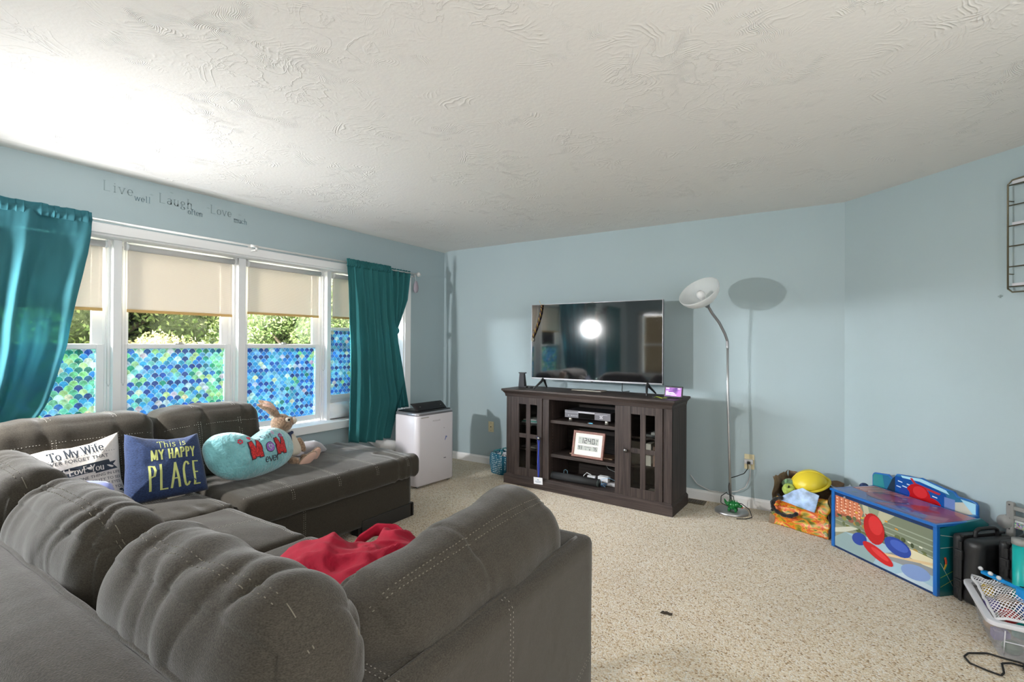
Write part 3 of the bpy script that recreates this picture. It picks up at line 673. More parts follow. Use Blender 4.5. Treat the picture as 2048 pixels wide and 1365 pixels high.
# ---------------------------------------------------------------- wall lettering
t = thing('wall_lettering', 'faded grey words Live well Laugh often Love much on the wall above the windows', 'wall lettering', (.0012, 0, 0))
DEC = mat('faded_decal', (.29, .37, .39), .8); DEC2 = mat('faded_decal_small', (.20, .29, .33), .8); DEC3 = mat('faded_flourish', (.36, .45, .475), .8)
def wall_word(s, yc, zc, size, m, slope=0, **k):
    vs, fs = stroke_text(s, size, **k); b = MB(); b.add([(0, yc + a, zc + c + slope * a) for a, c in vs], fs); b.build('word', m, t)
wall_word('Live', -3.205, 2.335, .062, DEC, thick=.10, thin=.05, serif=.10, gap=.2, sx=1.0)
wall_word('well', -3.072, 2.300, .040, DEC2, thick=.12, thin=.06, serif=.08, gap=.12)
wall_word('Laugh', -2.872, 2.333, .064, DEC, thick=.10, thin=.05, serif=.10, gap=.12)
wall_word('often', -2.748, 2.282, .040, DEC2, thick=.12, thin=.06, serif=.08, gap=.02)
wall_word('Love', -2.568, 2.334, .060, DEC, thick=.10, thin=.05, serif=.10, gap=.12)
wall_word('much', -2.424, 2.292, .040, DEC2, thick=.12, thin=.06, serif=.08, gap=.02)
for y, z in ((-3.02, 2.34), (-2.90, 2.385), (-2.66, 2.335), (-2.43, 2.335)):
    b = MB(); b.add([(0, y - .014, z), (0, y - .002, z + .006), (0, y + .014, z), (0, y + .002, z - .006)], [(0, 1, 2, 3)]); b.build('flourish', DEC3, t)

# ================================================================ SECTIONAL SOFA
def sofa_cloth(name, col, spread=.07):
    if name in MATS: return MATS[name]
    m = mat(name, col, .88, var=(26, spread, (1, 1, 9)), sheen=0.28, spec=.15); N = m.node_tree.nodes; L = m.node_tree.links; p = N['Principled BSDF']
    p.inputs['Sheen Roughness'].default_value = .4
    tc = N.new('ShaderNodeTexCoord')
    mp = N.new('ShaderNodeMapping'); mp.inputs['Scale'].default_value = (240, 240, 620); L.new(tc.outputs['Object'], mp.inputs[0])
    n1 = N.new('ShaderNodeTexNoise'); n1.inputs['Scale'].default_value = 1; n1.inputs['Detail'].default_value = 3; L.new(mp.outputs[0], n1.inputs['Vector'])
    n2 = N.new('ShaderNodeTexNoise'); n2.inputs['Scale'].default_value = 14; n2.inputs['Detail'].default_value = 4; L.new(tc.outputs['Object'], n2.inputs['Vector'])
    b1 = N.new('ShaderNodeBump'); b1.inputs['Strength'].default_value = .8; b1.inputs['Distance'].default_value = .0015; L.new(n1.outputs['Fac'], b1.inputs['Height'])
    b2 = N.new('ShaderNodeBump'); b2.inputs['Strength'].default_value = .16; b2.inputs['Distance'].default_value = .010; L.new(n2.outputs['Fac'], b2.inputs['Height']); L.new(b1.outputs[0], b2.inputs['Normal'])
    L.new(b2.outputs[0], p.inputs['Normal'])
    old = p.inputs['Base Color'].links[0].from_socket; rm = N.new('ShaderNodeMapRange'); rm.inputs[1].default_value = .3; rm.inputs[2].default_value = .7; rm.inputs[3].default_value = .62; rm.inputs[4].default_value = 1.38; L.new(n1.outputs['Fac'], rm.inputs[0])
    vs_ = N.new('ShaderNodeVectorMath'); vs_.operation = 'SCALE'; L.new(old, vs_.inputs[0]); L.new(rm.outputs[0], vs_.inputs[3]); L.new(vs_.outputs[0], p.inputs['Base Color'])
    return m
SOFA = sofa_cloth('charcoal_sofa_cloth', (.045, .0395, .031)); THREAD = mat('pale_stitching', (.42, .40, .36), .8); BLACK = mat('black_plastic', (.012, .012, .012), .45)
sofa = thing('sectional_sofa', 'large charcoal grey sectional sofa with chaise and pale double stitching', 'sofa', (1.2, -3.2, 0))
so = Vector(sofa.location)
def L_(o): o.location = -so; return o     # parts are built in room coordinates
def row(p0, p1): return [p0, p1]
def dbl(path, dd, off):  # two parallel rows
    o = Vector(off); return [(path, dd), ([tuple(Vector(p) + o) for p in path], dd)]
def gather(axis, freq, amp, seed, lo=0.0):
    """gathered cloth: many creases running across the seam, varying along `axis`"""
    def w(p, n, uv):
        a = p.x if axis == 'x' else p.y; c = (p.y if axis == 'x' else p.x) + p.z
        wp_ = .05 * noise.noise(Vector((a * 4, c * 5, seed + 20)))
        s = noise.noise(Vector(((a + wp_) * freq, c * 2.0, seed))) + .35 * noise.noise(Vector(((a + wp_) * freq * 2.3 + 4, c * 3.4, seed + 3)))
        s = abs(s) * 2.6; s = s / (1 + s) * 1.7 - .55; mk = min(1, max(0, noise.noise(Vector((a * 4.3, c * 1.7, seed + 5))) * 2.2 + .45))
        return amp * s * mk + lo
    return w
# -- frames
def seat_wr(seed): return lambda p, n, uv: .004 * noise.noise(Vector((p.x * 7, p.y * 7, seed))) + (.004 * (1 - abs(noise.noise(Vector((p.x * 3 + p.y * 5, p.y * 9, seed + 2)))) * 6) if abs(noise.noise(Vector((p.x * 2, p.y * 2, seed + 9)))) > .25 else 0)
ch_base = L_(soft_box('chaise_base', SOFA, sofa, (.25, 1.11), (-3.04, -1.68), (.055, .315), .018, step=.03))
ch = L_(soft_box('chaise_cushion', SOFA, sofa, (.22, 1.17), (-3.035, -1.63), (.312, .482), .05, puff=(0, .0, .022), step=.016, wr=seat_wr(1)))
bv = bvh_of(ch)
paths = []
for y in (-2.75, -2.42, -2.10, -1.80):
    paths += dbl([(.3, y - .02, .6), (1.14, y + .015, .6)], (0, 0, -1), (0, .014, 0))
    paths += dbl([(1.3, y + .015, .47), (1.3, y + .015, .41)], (-1, 0, 0), (0, .014, 0))
paths += [([(1.115, -3.0, .6), (1.115, -1.7, .6)], (0, 0, -1))]
stitches('stitching', THREAD, ch, bv, paths, r=.0013)
bv = bvh_of(ch_base); stitches('stitching', THREAD, ch_base, bv, dbl([(1.3, -2.62, .30), (1.3, -2.62, .06)], (-1, 0, 0), (0, .012, 0)), r=.0010)
b = MB(); b.box(1.075, 1.118, -2.165, -1.675, 0, .105).box(.6, 1.118, -1.70, -1.66, 0, .105); L_(b.build('foot', mat('foot_plastic', (.022, .021, .020), .5), sofa, bevel=.006))
b = MB(); b.box(1.03, 1.10, -2.19, -2.165, 0.0, .06); L_(b.build('foot', BLACK, sofa))
L_(soft_box('seat_base', SOFA, sofa, (1.10, 2.86), (-4.0, -3.14), (.055, .34), .02, step=.05))
# -- seats
def seat(x, y, seed, rows):
    s = L_(soft_box('seat_cushion', SOFA, sofa, x, y, (.33, .468), .04, puff=(0, 0, .03), step=.018, wr=seat_wr(seed)))
    bv = bvh_of(s); P = []
    for a in rows: P += dbl([(a, y[0] + .1, .7), (a, y[1] - .03, .7)], (0, 0, -1), (.014, 0, 0))
    P += [([(x[0] + .03, y[1] - .055, .7), (x[1] - .03, y[1] - .055, .7)], (0, 0, -1))]
    stitches('stitching', THREAD, s, bv, P, r=.0013)
    return s
seat((.45, 1.125), (-3.86, -3.04), 3, (.80,))
seat((1.13, 1.815), (-3.86, -3.075), 4, (1.46,))
seat((1.822, 2.86), (-3.86, -3.075), 5, (2.3,))
# -- backs and arm
WR_FR = lambda p, n, uv: .003 * noise.noise(Vector((p.x * 4, p.y * 9, p.z * 4))) + .0022 * noise.noise(Vector((p.x * 22, p.y * 5, p.z * 2)))
L_(soft_box('back_frame', SOFA, sofa, (.10, 3.152), (-4.235, -4.03), (.055, .705), .045, puff=(0, 0, .008), step=.03, wr=WR_FR))
L_(soft_box('back_frame', SOFA, sofa, (.10, .30), (-4.02, -2.42), (.055, .70), .045, step=.04))
arm = L_(soft_box('arm', SOFA, sofa, (2.885, 3.150), (-4.05, -2.885), (.055, .683), .028, puff=(0, 0, .004), step=.025, wr=lambda p, n, uv: .0015 * noise.noise(Vector((p.x * 6, p.y * 6, p.z * 6)))))
bv = bvh_of(arm)
P = dbl([(3.3, -3.42, .70), (3.3, -3.42, .08)], (-1, 0, 0), (0, -.014, 0)) + dbl([(2.95, -3.42, .9), (3.15, -3.42, .9)], (0, 0, -1), (0, -.014, 0))
P += dbl([(3.3, -2.87, .30), (3.3, -3.55, .10)], (-1, 0, 0), (0, 0, -.014))
P += dbl([(2.95, -3.80, .9), (3.15, -3.80, .9)], (0, 0, -1), (0, -.014, 0)) + dbl([(3.3, -3.80, .70), (3.3, -3.80, .08)], (-1, 0, 0), (0, -.014, 0))
stitches('stitching', mat('dull_stitching', (.24, .22, .19), .8), arm, bv, P, r=.0011)
b = MB(); b.tube([(1.0 + i * .1, -4.048 + .002 * math.sin(i * 2), .704) for i in range(21)], .007, 8); L_(b.build('piping', SOFA, sofa))
b = MB(); b.tube([(3.108, -3.9 + i * .05, .684) for i in range(20)], .006, 8); L_(b.build('piping', SOFA, sofa))
# -- back cushions along the camera side
def back_cushion(x, seed, amp=.016, zt=.862, y=(-4.045, -3.765), z0=.46):
    xm = (x[0] + x[1]) / 2; hw = (x[1] - x[0]) / 2
    def post(p):
        e = abs((p.x - xm) / hw); s = max(0, e - .55) / .45
        yc = (y[0] + y[1]) / 2; zc = .66
        k = 1 - .10 * s * s
        return Vector((p.x, yc + (p.y - yc) * k, zc + (p.z - zc) * (1 - .13 * s * s)))
    g = gather('x', 9, amp * 1.1, seed)
    def w(p, n, uv):
        # two seams: one along the top back edge, one along the top front edge
        a = math.atan2(p.z - .68, p.y + 3.92); v = g(p, n, uv) * (.30 + .82 * max(math.exp(-((a - R(100)) / .42) ** 2), math.exp(-((a - R(42)) / .40) ** 2))) + .013 * noise.noise(Vector((p.x * 5, (p.z + p.y) * 4, seed))) + .006 * noise.noise(Vector((p.x * 11, (p.z + p.y) * 5, seed)))
        for s0 in (R(100), R(42)):
            d = abs(a - s0)
            if d < .5: v += (1 - abs(n.x)) * (-.010 * math.exp(-(d / .11) ** 2) + (.006 if s0 > 1 else .002) * math.exp(-(d / .028) ** 2))
        return v
    c = L_(soft_box('back_cushion', SOFA, sofa, x, y, (z0, zt), .145, puff=(.012, .004, .022), step=.009, wr=w, post=post, seed=seed))
    bv = bvh_of(c); P = []
    for s0 in (R(100), R(42)):
        for off in ((-.045, .045) if s0 > 1 else (0,)):
            a = s0 + off; dx, dz = math.cos(a), math.sin(a)
            P.append(([(x[0] + .03 + i * (x[1] - x[0] - .06) / 12, -3.92 + dx * .4, .68 + dz * .4) for i in range(13)], (0, -dx, -dz)))
    stitches('stitching', mat('sofa_thread', (.15, .135, .105), .8), c, bv, P, r=.0011, dash=.007, gap=.004)
    return c
back_cushion((.62, 1.44), 11, .014)
back_cushion((1.46, 2.262), 23, .017)
back_cushion((2.25, 3.075), 37, .015, zt=.865)
# -- back cushions under the window
def win_cushion(yy, seed, zt):
    ym = (yy[0] + yy[1]) / 2; hw = (yy[1] - yy[0]) / 2
    def post(p):
        e = abs((p.y - ym) / hw); s = max(0, e - .5) / .5
        return Vector((p.x - (p.z - .5) * .22, p.y, .68 + (p.z - .68) * (1 - .07 * s * s)))
    c = L_(soft_box('back_cushion', SOFA, sofa, (.24, .50), yy, (.46, zt), .07, puff=(.035, .0, .01), step=.014, wr=gather('y', 8, .015, seed), post=post))
    bv = bvh_of(c); P = []
    for k in (.32, .72):
        yk = yy[0] + (yy[1] - yy[0]) * k; P += dbl([(1.2, yk, .50), (1.2, yk, .84)], (-1, 0, 0), (0, .016, 0)) + dbl([(.17, yk, 1.3), (.37, yk, 1.3)], (0, 0, -1), (0, .016, 0))
    P += [([(1.0, yy[0] + .03, 1.17), (1.0, yy[1] - .03, 1.17)], (-.7, 0, -.45))]
    stitches('stitching', THREAD, c, bv, P, r=.0014); return c
win_cushion((-3.86, -3.145), 3, .925); win_cushion((-3.135, -2.49), 4, .92)
# -- bolster lying on the arm
def post(p):
    e = (p.y + 3.37) / .44; s = max(0, abs(e) - .45) / .55
    q_ = min(1, max(0, (-3.08 - p.y) / .72)); return Vector((p.x + .02 * (1 - abs(e)), p.y, .66 + (p.z - .66) * (1 - .16 * s * s) * (1 - (.28 * q_ if p.z > .66 else 0))))
g = gather('y', 10, .020, 23)
def w(p, n, uv):
    a = math.atan2(p.z - .66, p.x - 2.94); v = g(p, n, uv) * (.42 + .85 * max(math.exp(-((a - R(62)) / .40) ** 2), math.exp(-((a - R(118)) / .40) ** 2))) + .016 * noise.noise(Vector((p.y * 4.5 + p.z * 3, (p.z + p.x) * 4, 4))) + .005 * noise.noise(Vector((p.y * 11, (p.z + p.x) * 5, 4)))
    for s0 in (R(62), R(118)):
        v += (1 - abs(n.y)) * (-.012 * math.exp(-((a - s0) / .11) ** 2) + .005 * math.exp(-((a - s0) / .03) ** 2))
    return v
c = L_(soft_box('arm_cushion', SOFA, sofa, (2.80, 3.092), (-3.82, -2.965), (.47, .862), .14, puff=(.006, .012, .02), step=.009, wr=w, post=post))
bv = bvh_of(c); P = []
for s0, offs in ((R(62), (-.045, .045)), (R(118), (0,))):
    for off in offs:
        a = s0 + off; dx, dz = math.cos(a), math.sin(a); P.append(([(2.94 + dx * .4, -3.76 + i * .78 / 12, .66 + dz * .4) for i in range(13)], (-dx, 0, -dz)))
P.append(([(2.94, -4.2, .66), (2.98, -4.2, .70), (3.0, -4.2, .6), (3.0, -4.2, .5)], (0, 1, 0)))
stitches('stitching', mat('sofa_thread', (.3, .27, .23)), c, bv, P, r=.0013, dash=.008, gap=.004)
# ================================================================ TV STAND (in its own frame: x along the front, y towards the wall)
ST_O = (1.198, -.508, 0); ST_A = -math.atan2(.086, 1.635)
def wood(name, col, rough=.5):
    m = mat(name, col, rough, spec=.35); N = m.node_tree.nodes; L = m.node_tree.links; p = N['Principled BSDF']
    tc = N.new('ShaderNodeTexCoord'); mp = N.new('ShaderNodeMapping'); mp.inputs['Scale'].default_value = (70, 70, 3) if 'upright' in name else (3, 70, 70); L.new(tc.outputs['Object'], mp.inputs[0])
    n = N.new('ShaderNodeTexNoise'); n.inputs['Scale'].default_value = 1; n.inputs['Detail'].default_value = 6; n.inputs['Distortion'].default_value = .4; L.new(mp.outputs[0], n.inputs['Vector'])
    r = N.new('ShaderNodeValToRGB'); r.color_ramp.elements[0].position = .32; r.color_ramp.elements[1].position = .7; c = col if not isinstance(col, str) else srgb(col)
    r.color_ramp.elements[0].color = (*[q * .5 for q in c], 1); r.color_ramp.elements[1].color = (*[q * 1.45 for q in c], 1)
    L.new(n.outputs['Fac'], r.inputs[0]); L.new(r.outputs[0], p.inputs['Base Color'])
    bp = N.new('ShaderNodeBump'); bp.inputs['Strength'].default_value = .25; bp.inputs['Distance'].default_value = .001; L.new(n.outputs['Fac'], bp.inputs['Height']); L.new(bp.outputs[0], p.inputs['Normal'])
    return m
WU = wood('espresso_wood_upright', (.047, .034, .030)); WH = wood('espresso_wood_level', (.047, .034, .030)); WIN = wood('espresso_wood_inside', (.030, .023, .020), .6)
PAN = glass_mat(); PAN.name = 'cabinet_glass'
st = thing('tv_stand', 'dark espresso wooden television stand with two glass doors and open shelves', 'tv stand', ST_O, ST_A)
Wd, D = 1.637, .42
b = MB(); b.prism([(-.012, -.006), (Wd + .012, -.006), (Wd + .012, D), (-.012, D)], .886, .912, M=Matrix(((1, 0, 0, 0), (0, 0, 1, 0), (0, 1, 0, 0), (0, 0, 0, 1))))
b.v = []; b.f = []; b.mi = []; b.c = []; b.sm = []
def slab(b, x0, x1, y0, y1, z0, z1, t=0, s=0):   # frustum: t = how far the lower outline is drawn in
    vs = [(x0 + t, y0 + t, z0), (x1 - t, y0 + t, z0), (x1 - t, y1, z0), (x0 + t, y1, z0), (x0 + s, y0 + s, z1), (x1 - s, y0 + s, z1), (x1 - s, y1, z1), (x0 + s, y1, z1)]
    return b.add(vs, [(0, 3, 2, 1), (4, 5, 6, 7), (0, 1, 5, 4), (1, 2, 6, 5), (2, 3, 7, 6), (3, 0, 4, 7)])
slab(b, -.024, Wd + .018, -.016, D, .892, .912); b.build('top', WH, st, bevel=.004)
b = MB(); slab(b, -.018, Wd + .012, -.010, D, .866, .892, t=.02); slab(b, .002, Wd - .008, .010, D, .838, .866, t=.006); b.build('crown_moulding', WH, st)
b = MB(); slab(b, 0, Wd, 0, D, 0, .078); slab(b, 0, Wd, 0, D, .078, .096, s=.018); b.build('plinth', WH, st, bevel=.002)
b = MB(); b.box(.012, .032, .03, D, .09, .85).box(.012, .082, .028, .05, .09, .84); b.build('side_panel', WU, st, bevel=.002)
b = MB(); b.box(Wd - .035, Wd - .015, .03, D, .09, .85).box(Wd - .085, Wd - .015, .028, .05, .09, .84); b.build('side_panel', WU, st, bevel=.002)
for x0, x1 in ((.425, .493), (1.142, 1.212)):
    b = MB(); b.box(x0, x1, .028, .05, .09, .84); xm = x1 - .02 if x0 < 1 else x0; b.box(xm, xm + .02, .05, D - .02, .09, .84); b.build('divider', WU, st, bevel=.0015)
b = MB(); b.box(.012, Wd - .015, .028, .05, .835, .86); b.build('top_rail', WH, st)
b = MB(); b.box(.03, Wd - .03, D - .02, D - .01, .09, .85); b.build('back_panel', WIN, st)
b = MB(); b.box(.03, Wd - .03, .03, D - .02, .08, .098); b.build('bottom_shelf', WH, st)
for z in (.618, .306): b = MB(); b.box(.493, 1.142, .055, D - .02, z, z + .029); b.build('shelf', WH, st, bevel=.0015)
for x0, x1 in ((.032, .473), (1.162, Wd - .035)):
    for z in (.56, .32): b = MB(); b.box(x0, x1, .10, D - .02, z, z + .018); b.build('shelf', WH, st)
b = MB()
for i in range(22):
    z = .14 + i * .03
    if abs(z - .63) < .02 or abs(z - .32) < .02: continue
    b.cyl((.4931, .095, z), (.495, .095, z), .0022, 6)
b.build('shelf_pin_holes', mat('pin_hole', (.22, .19, .16), .6), st)['kind'] = 'stuff'
def door(x0, x1, gx0, gx1, knobx, lab):
    d = MB(); y0, y1 = .018, .036
    d.box(x0, gx0, y0, y1, .095, .838).box(gx1, x1, y0, y1, .095, .838).box(gx0, gx1, y0, y1, .095, .170).box(gx0, gx1, y0, y1, .774, .838)
    xm = (gx0 + gx1) / 2; w = .022; d.box(xm - w, xm + w, y0 + .003, y1 - .001, .170, .774).box(gx0, gx1, y0 + .0045, y1 - .002, .455, .495)
    o = d.build('door', WU, st, bevel=.0018)
    g = MB(); g.box(gx0 - .004, gx1 + .004, y1 - .006, y1 - .003, .166, .778); g.build('glass_pane', PAN, o)
    k = MB(); k.lathe([(0, 0), (.006, 0), (.006, .014), (.015, .018), (.017, .024), (.013, .031), (0, .033)], 18, M=Matrix.Translation((knobx, y0, .473)) @ Matrix.Rotation(R(90), 4, 'X')); k.build('knob', mat('dark_nickel', (.16, .155, .15), .3, .9), o)
door(.084, .423, .165, .370, .404, ''); door(1.214, 1.550, 1.286, 1.488, 1.249, '')
def ston(name, label, cat, x, y, z, rz=0, group=None):
    """a thing standing in the stand's frame"""
    ca, sa = math.cos(ST_A), math.sin(ST_A)
    return thing(name, label, cat, (ST_O[0] + x * ca - y * sa, ST_O[1] + x * sa + y * ca, z), ST_A + rz, group)

# -- things inside and on the stand
PL = mat('black_satin_plastic', (.018, .018, .020), .35); PLG = mat('grey_panel', (.16, .155, .17), .35, .3)
t = ston('disc_recorder', 'slim black disc recorder with grey front panel on the top open shelf', 'disc player', .628, .085, .648)
b = MB(); b.box(0, .448, .01, .27, .036, .100) ; b.build('body', PL, t, bevel=.002)
b = MB(); b.box(0, .448, 0, .012, .034, .100); f = b.build('front_panel', PLG, t, bevel=.002)
b = MB(); b.box(.14, .298, -.0015, 0, .036, .082); b.build('display_window', mat('black_gloss', (.004, .004, .004), .08), f)
b = MB(); b.box(.14, .298, -.003, 0, .084, .096); b.build('disc_tray', mat('silver_plastic', (.55, .54, .56), .3, .6), f)
b = MB(); b.box(0, .136, -.001, 0, .081, .0835).box(.302, .42, -.001, 0, .081, .0835)
for i in range(5): b.box(.035 + i * .018 + (.01 if i else 0), .047 + i * .018 + (.01 if i else 0), -.002, 0, .051, .057)
for a in range(4): q = R(a * 90 + 45); b.box(.362 + .012 * math.cos(q) - .006, .362 + .012 * math.cos(q) + .006, -.003, 0, .062 + .012 * math.sin(q) - .005, .062 + .012 * math.sin(q) + .005)
b.box(.355, .369, -.003, 0, .056, .068); b.build('buttons', mat('silver_plastic', (.55, .54, .56)), f)
for x in (.045, .40):
    for y in (.03, .24): b = MB(); b.lathe([(0, 0), (.014, 0), (.016, .03), (0, .036)], 14, c=(x, y, 0)); b.build('foot', mat('gold_foot', (.55, .52, .46), .3, .7), t)
t = ston('usb_stick', 'small light blue stick in front of the disc recorder', 'usb stick', .905, .062, .648)
b = MB(); b.box(-.022, .012, 0, .014, 0, .008); b.build('case', mat('sky_blue_plastic', (.12, .42, .62), .4), t, bevel=.002)
b = MB(); b.box(-.034, -.022, .002, .012, .001, .006); b.build('plug', mat('silver_plastic', (.5, .5, .5)), t)
# clock
CLM = mat('cherry_frame', (.20, .075, .05), .45, var=(60, .25, (1, 8, 1))); CREAM = mat('cream_card', (.80, .74, .66), .8); LCD = mat('lcd_grey', (.36, .37, .33), .35); INK = mat('lcd_ink', (.02, .022, .025), .5)
t = ston('digital_clock', 'framed digital clock showing 12:40, 93 and 75 on the middle shelf', 'clock', .70, .075, .336); tilt = R(-13)
def TM(x, y, z): return (x, y, z)
TI = Matrix.Translation((0, 0, .003)) @ Matrix.Rotation(tilt, 4, 'X')
w_, h_ = .308, .232; fr = .021
b = MB(); b.box(0, w_, 0, .022, 0, fr, M=TI).box(0, w_, 0, .022, h_ - fr, h_, M=TI).box(0, fr, 0, .022, fr, h_ - fr, M=TI).box(w_ - fr, w_, 0, .022, fr, h_ - fr, M=TI); b.build('clock_frame', CLM, t, bevel=.002)
b = MB(); b.box(fr, w_ - fr, .006, .018, fr, h_ - fr, M=TI); b.build('clock_face', CREAM, t)
b = MB(); b.box(.055, .252, .0045, .006, .118, .180, M=TI); d1 = b.build('time_display', LCD, t); b = MB(); b.box(.052, .250, .0045, .006, .064, .106, M=TI); d2 = b.build('temperature_display', LCD, t)
SEG = {'0': 'abcdef', '1': 'bc', '2': 'abged', '3': 'abgcd', '4': 'fgbc', '5': 'afgcd', '7': 'abc', '9': 'abfgcd'}
def digits(b, s, x, z, w, h, t_):
    for ch in s:
        if ch == ':': 
            for q in (.3, .7): b.box(x - t_, x + t_ * .2, .0038, .0045, z + h * q, z + h * q + t_, M=TI)
            x += w * .35; continue
        for g in SEG[ch]:
            r = {'a': (0, w, h - t_, h), 'd': (0, w, 0, t_), 'g': (0, w, h / 2 - t_ / 2, h / 2 + t_ / 2), 'f': (0, t_, h / 2, h), 'e': (0, t_, 0, h / 2), 'b': (w - t_, w, h / 2, h), 'c': (w - t_, w, 0, h / 2)}[g]
            b.box(x + r[0], x + r[1], .0038, .0045, z + r[2], z + r[3], M=TI)
        x += w * 1.38
b = MB(); digits(b, '12', .078, .126, .026, .046, .0062); digits(b, '40', .152, .126, .026, .046, .0062); digits(b, ':', .149, .126, .02, .046, .005); digits(b, '1', .21, .126, .010, .018, .003); digits(b, '5', .228, .126, .010, .018, .003); digits(b, '20', .226, .152, .008, .016, .0025); b.box(.066, .072, .0038, .0045, .163, .168, M=TI); b.build('digits', INK, d1)
b = MB(); digits(b, '93', .062, .070, .015, .030, .0038); digits(b, '75', .205, .070, .015, .030, .0038); digits(b, '11', .125, .070, .006, .012, .002); digits(b, '70', .165, .070, .006, .012, .002)
for i in range(5): b.box(.122 + i * .013, .13 + i * .013, .0038, .0045, .092, .0965, M=TI)
b.build('digits', INK, d2)
b = MB(); b.box(.13, .18, .02, .085, -.002, .004).box(.145, .165, .08, .09, 0, .05); b.build('kickstand', CLM, t)
t = ston('wooden_tray', 'thin brown tray lying behind the framed clock', 'tray', .645, .15, .3355)
b = MB(); b.box(0, .42, 0, .17, 0, .008).box(0, .42, -.004, 0, 0, .012); b.build('tray_board', mat('tan_wood', (.30, .20, .13), .5), t, bevel=.002)
t = ston('cylinder_speaker', 'long black fabric cylinder speaker lying on the bottom shelf', 'speaker', .505, .085, .0985)
b = MB(); R1 = .034; b.tube([(0, 0, R1), (.455, .01, R1)], R1, 24); b.build('speaker_cloth', mat('black_mesh_cloth', (.022, .023, .025), .75, bump=(500, .5, .001)), t)
for x, y in ((-.006, 0), (.455, .01)): b = MB(); b.tube([(x, y, R1), (x + .008, y, R1)], R1 + .001, 24); b.build('end_cap', mat('dark_green_grey_plastic', (.035, .045, .042), .35), t)
t = ston('power_strip', 'white power strip with adapters behind the black cylinder speaker', 'power strip', .83, .17, .0985)
b = MB(); b.box(0, .26, 0, .05, 0, .032); b.build('strip_body', mat('white_plastic', (.62, .62, .64), .4), t, bevel=.004)
b = MB(); b.box(.10, .20, -.03, .025, .034, .082); b.build('adapter', mat('white_plastic', (.6, .6, .6)), t, bevel=.006)
b = MB(); b.box(-.02, .06, .005, .04, .034, .062); b.build('adapter', mat('white_plastic', (.6, .6, .6)), t, bevel=.005)
for nm, lab, col, pts, r in (('cable', 'white cable looping over the black cylinder speaker', (.7, .7, .7), [(.78, .15, .105), (.79, .15, .16), (.82, .15, .19), (.86, .15, .18), (.875, .15, .145), (.88, .15, .135)], .0028),
        ('cable', 'pale blue cable hanging in the right of the bottom shelf', (.25, .45, .65), [(1.02, .11, .102), (.985, .10, .13), (.99, .10, .17), (1.05, .12, .185), (1.11, .14, .16)], .0025),
        ('cable', 'thin grey cable hanging down behind the bottom shelf', (.45, .5, .5), [(.92, .3, .300), (.93, .3, .26), (.97, .28, .22), (1.05, .25, .21), (1.13, .25, .2)], .0018),
        ('cable', 'small light blue wire loop behind the left end of the cylinder speaker', (.3, .6, .75), [(.57, .17, .10), (.575, .17, .17), (.59, .17, .178), (.61, .17, .17), (.615, .17, .10)], .0018)):
    t = ston(nm, lab, 'cable', 0, 0, 0); b = MB(); b.tube(pts, r, 8); b.build('wire', mat('cable_' + str(col), col, .5), t)
t = ston('cable_bundle', 'blue and grey coiled cable bundle at the right end of the black speaker', 'cable', 1.005, .10, .0985)
b = MB(); b.tube([(.018 * math.cos(i * .5) , .03 * math.sin(i * .5) + .004 * i / 10, .022 + .018 * math.cos(i * .5 + 1)) for i in range(60)], .0032, 6); b.build('wire', mat('blue_wire', (.10, .22, .42), .5), t)
# behind the glass doors
def inside(name, lab, cat, x, y, z, w, d, h, col, rot=0):
    t = ston(name, lab, cat, x, y, z); b = MB(); b.box(0, w, 0, d, 0, h); b.build('cover', mat(name + str(col), col, .6), t, bevel=.003); b = MB(); b.box(.003, w + .0005, .003, d - .003, h * .12, h * .88); b.build('pages', mat('paper_white', (.72, .70, .66), .8), t)
for i, (dx, h, c) in enumerate(((0, .012, (.35, .4, .42)), (.01, .010, (.12, .4, .36)), (.02, .012, (.5, .52, .52)))): inside('disc_case', 'disc case on the upper shelf behind the left glass door, %s' % ('lowest of the stack', 'teal one in the middle', 'top of the stack')[i], 'disc case', .12 + dx, .13, .579 + i * .0125, .19, .2, h, c)
inside('book', 'cream book standing behind the lower right glass door, left of the pink one', 'book', 1.372, .13, .3385, .045, .15, .185, (.50, .48, .42)); inside('book', 'pinkish book standing behind the lower right glass door', 'book', 1.432, .13, .3385, .05, .15, .165, (.52, .35, .28))
inside('book', 'tan file box behind the lower left pane of the right door', 'box', 1.22, .15, .3385, .13, .18, .19, (.16, .14, .12))
inside('booklet', 'thin white booklet on the floor of the right cabinet', 'booklet', 1.36, .10, .0985, .17, .18, .016, (.55, .50, .45))
inside('disc_case', 'thin grey case on the upper shelf behind the right glass door', 'disc case', 1.35, .14, .579, .17, .2, .02, (.12, .12, .12))
inside('disc_case', 'white case on the upper shelf behind the right glass door', 'disc case', 1.42, .12, .6, .06, .1, .022, (.6, .6, .6))
inside('folder', 'dark folder lying on the lower shelf behind the left glass door', 'folder', .12, .13, .3385, .22, .2, .012, (.2, .19, .18))
# lanyard
t = ston('lanyard', 'blue ribbon lanyard with a white card hung on the left door knob', 'lanyard', .404, -.004, .10)
for dx, s in ((-.008, 1), (.006, -1)):
    b = MB(); b.grid(lambda u, v: (dx * (1 - v) * 1.5 + s * .01 * math.sin(v * 5) * (1 - v) + (u - .5) * .010, -.004 * s + .002 * math.sin(v * 9), .385 - v * .37), 2, 24); b.build('ribbon', mat('blue_ribbon', (.03, .06, .42), .5), t, solid=.001)
b = MB(); b.box(-.048, .048, -.0085, -.0065, -.048, .014, M=Matrix.Rotation(R(-3), 4, 'Y')); c = b.build('card', mat('white_card', (.82, .82, .84), .5), t)
b = MB()
for z, w, h in ((-.012, .02, .008), (-.022, .062, .003), (-.028, .066, .003), (-.034, .05, .003)): b.box(-w / 2, w / 2, -.0092, -.0086, z, z + h, M=Matrix.Rotation(R(-3), 4, 'Y'))
b.build('card_print', mat('grey_blue_ink', (.30, .33, .42), .6), c)
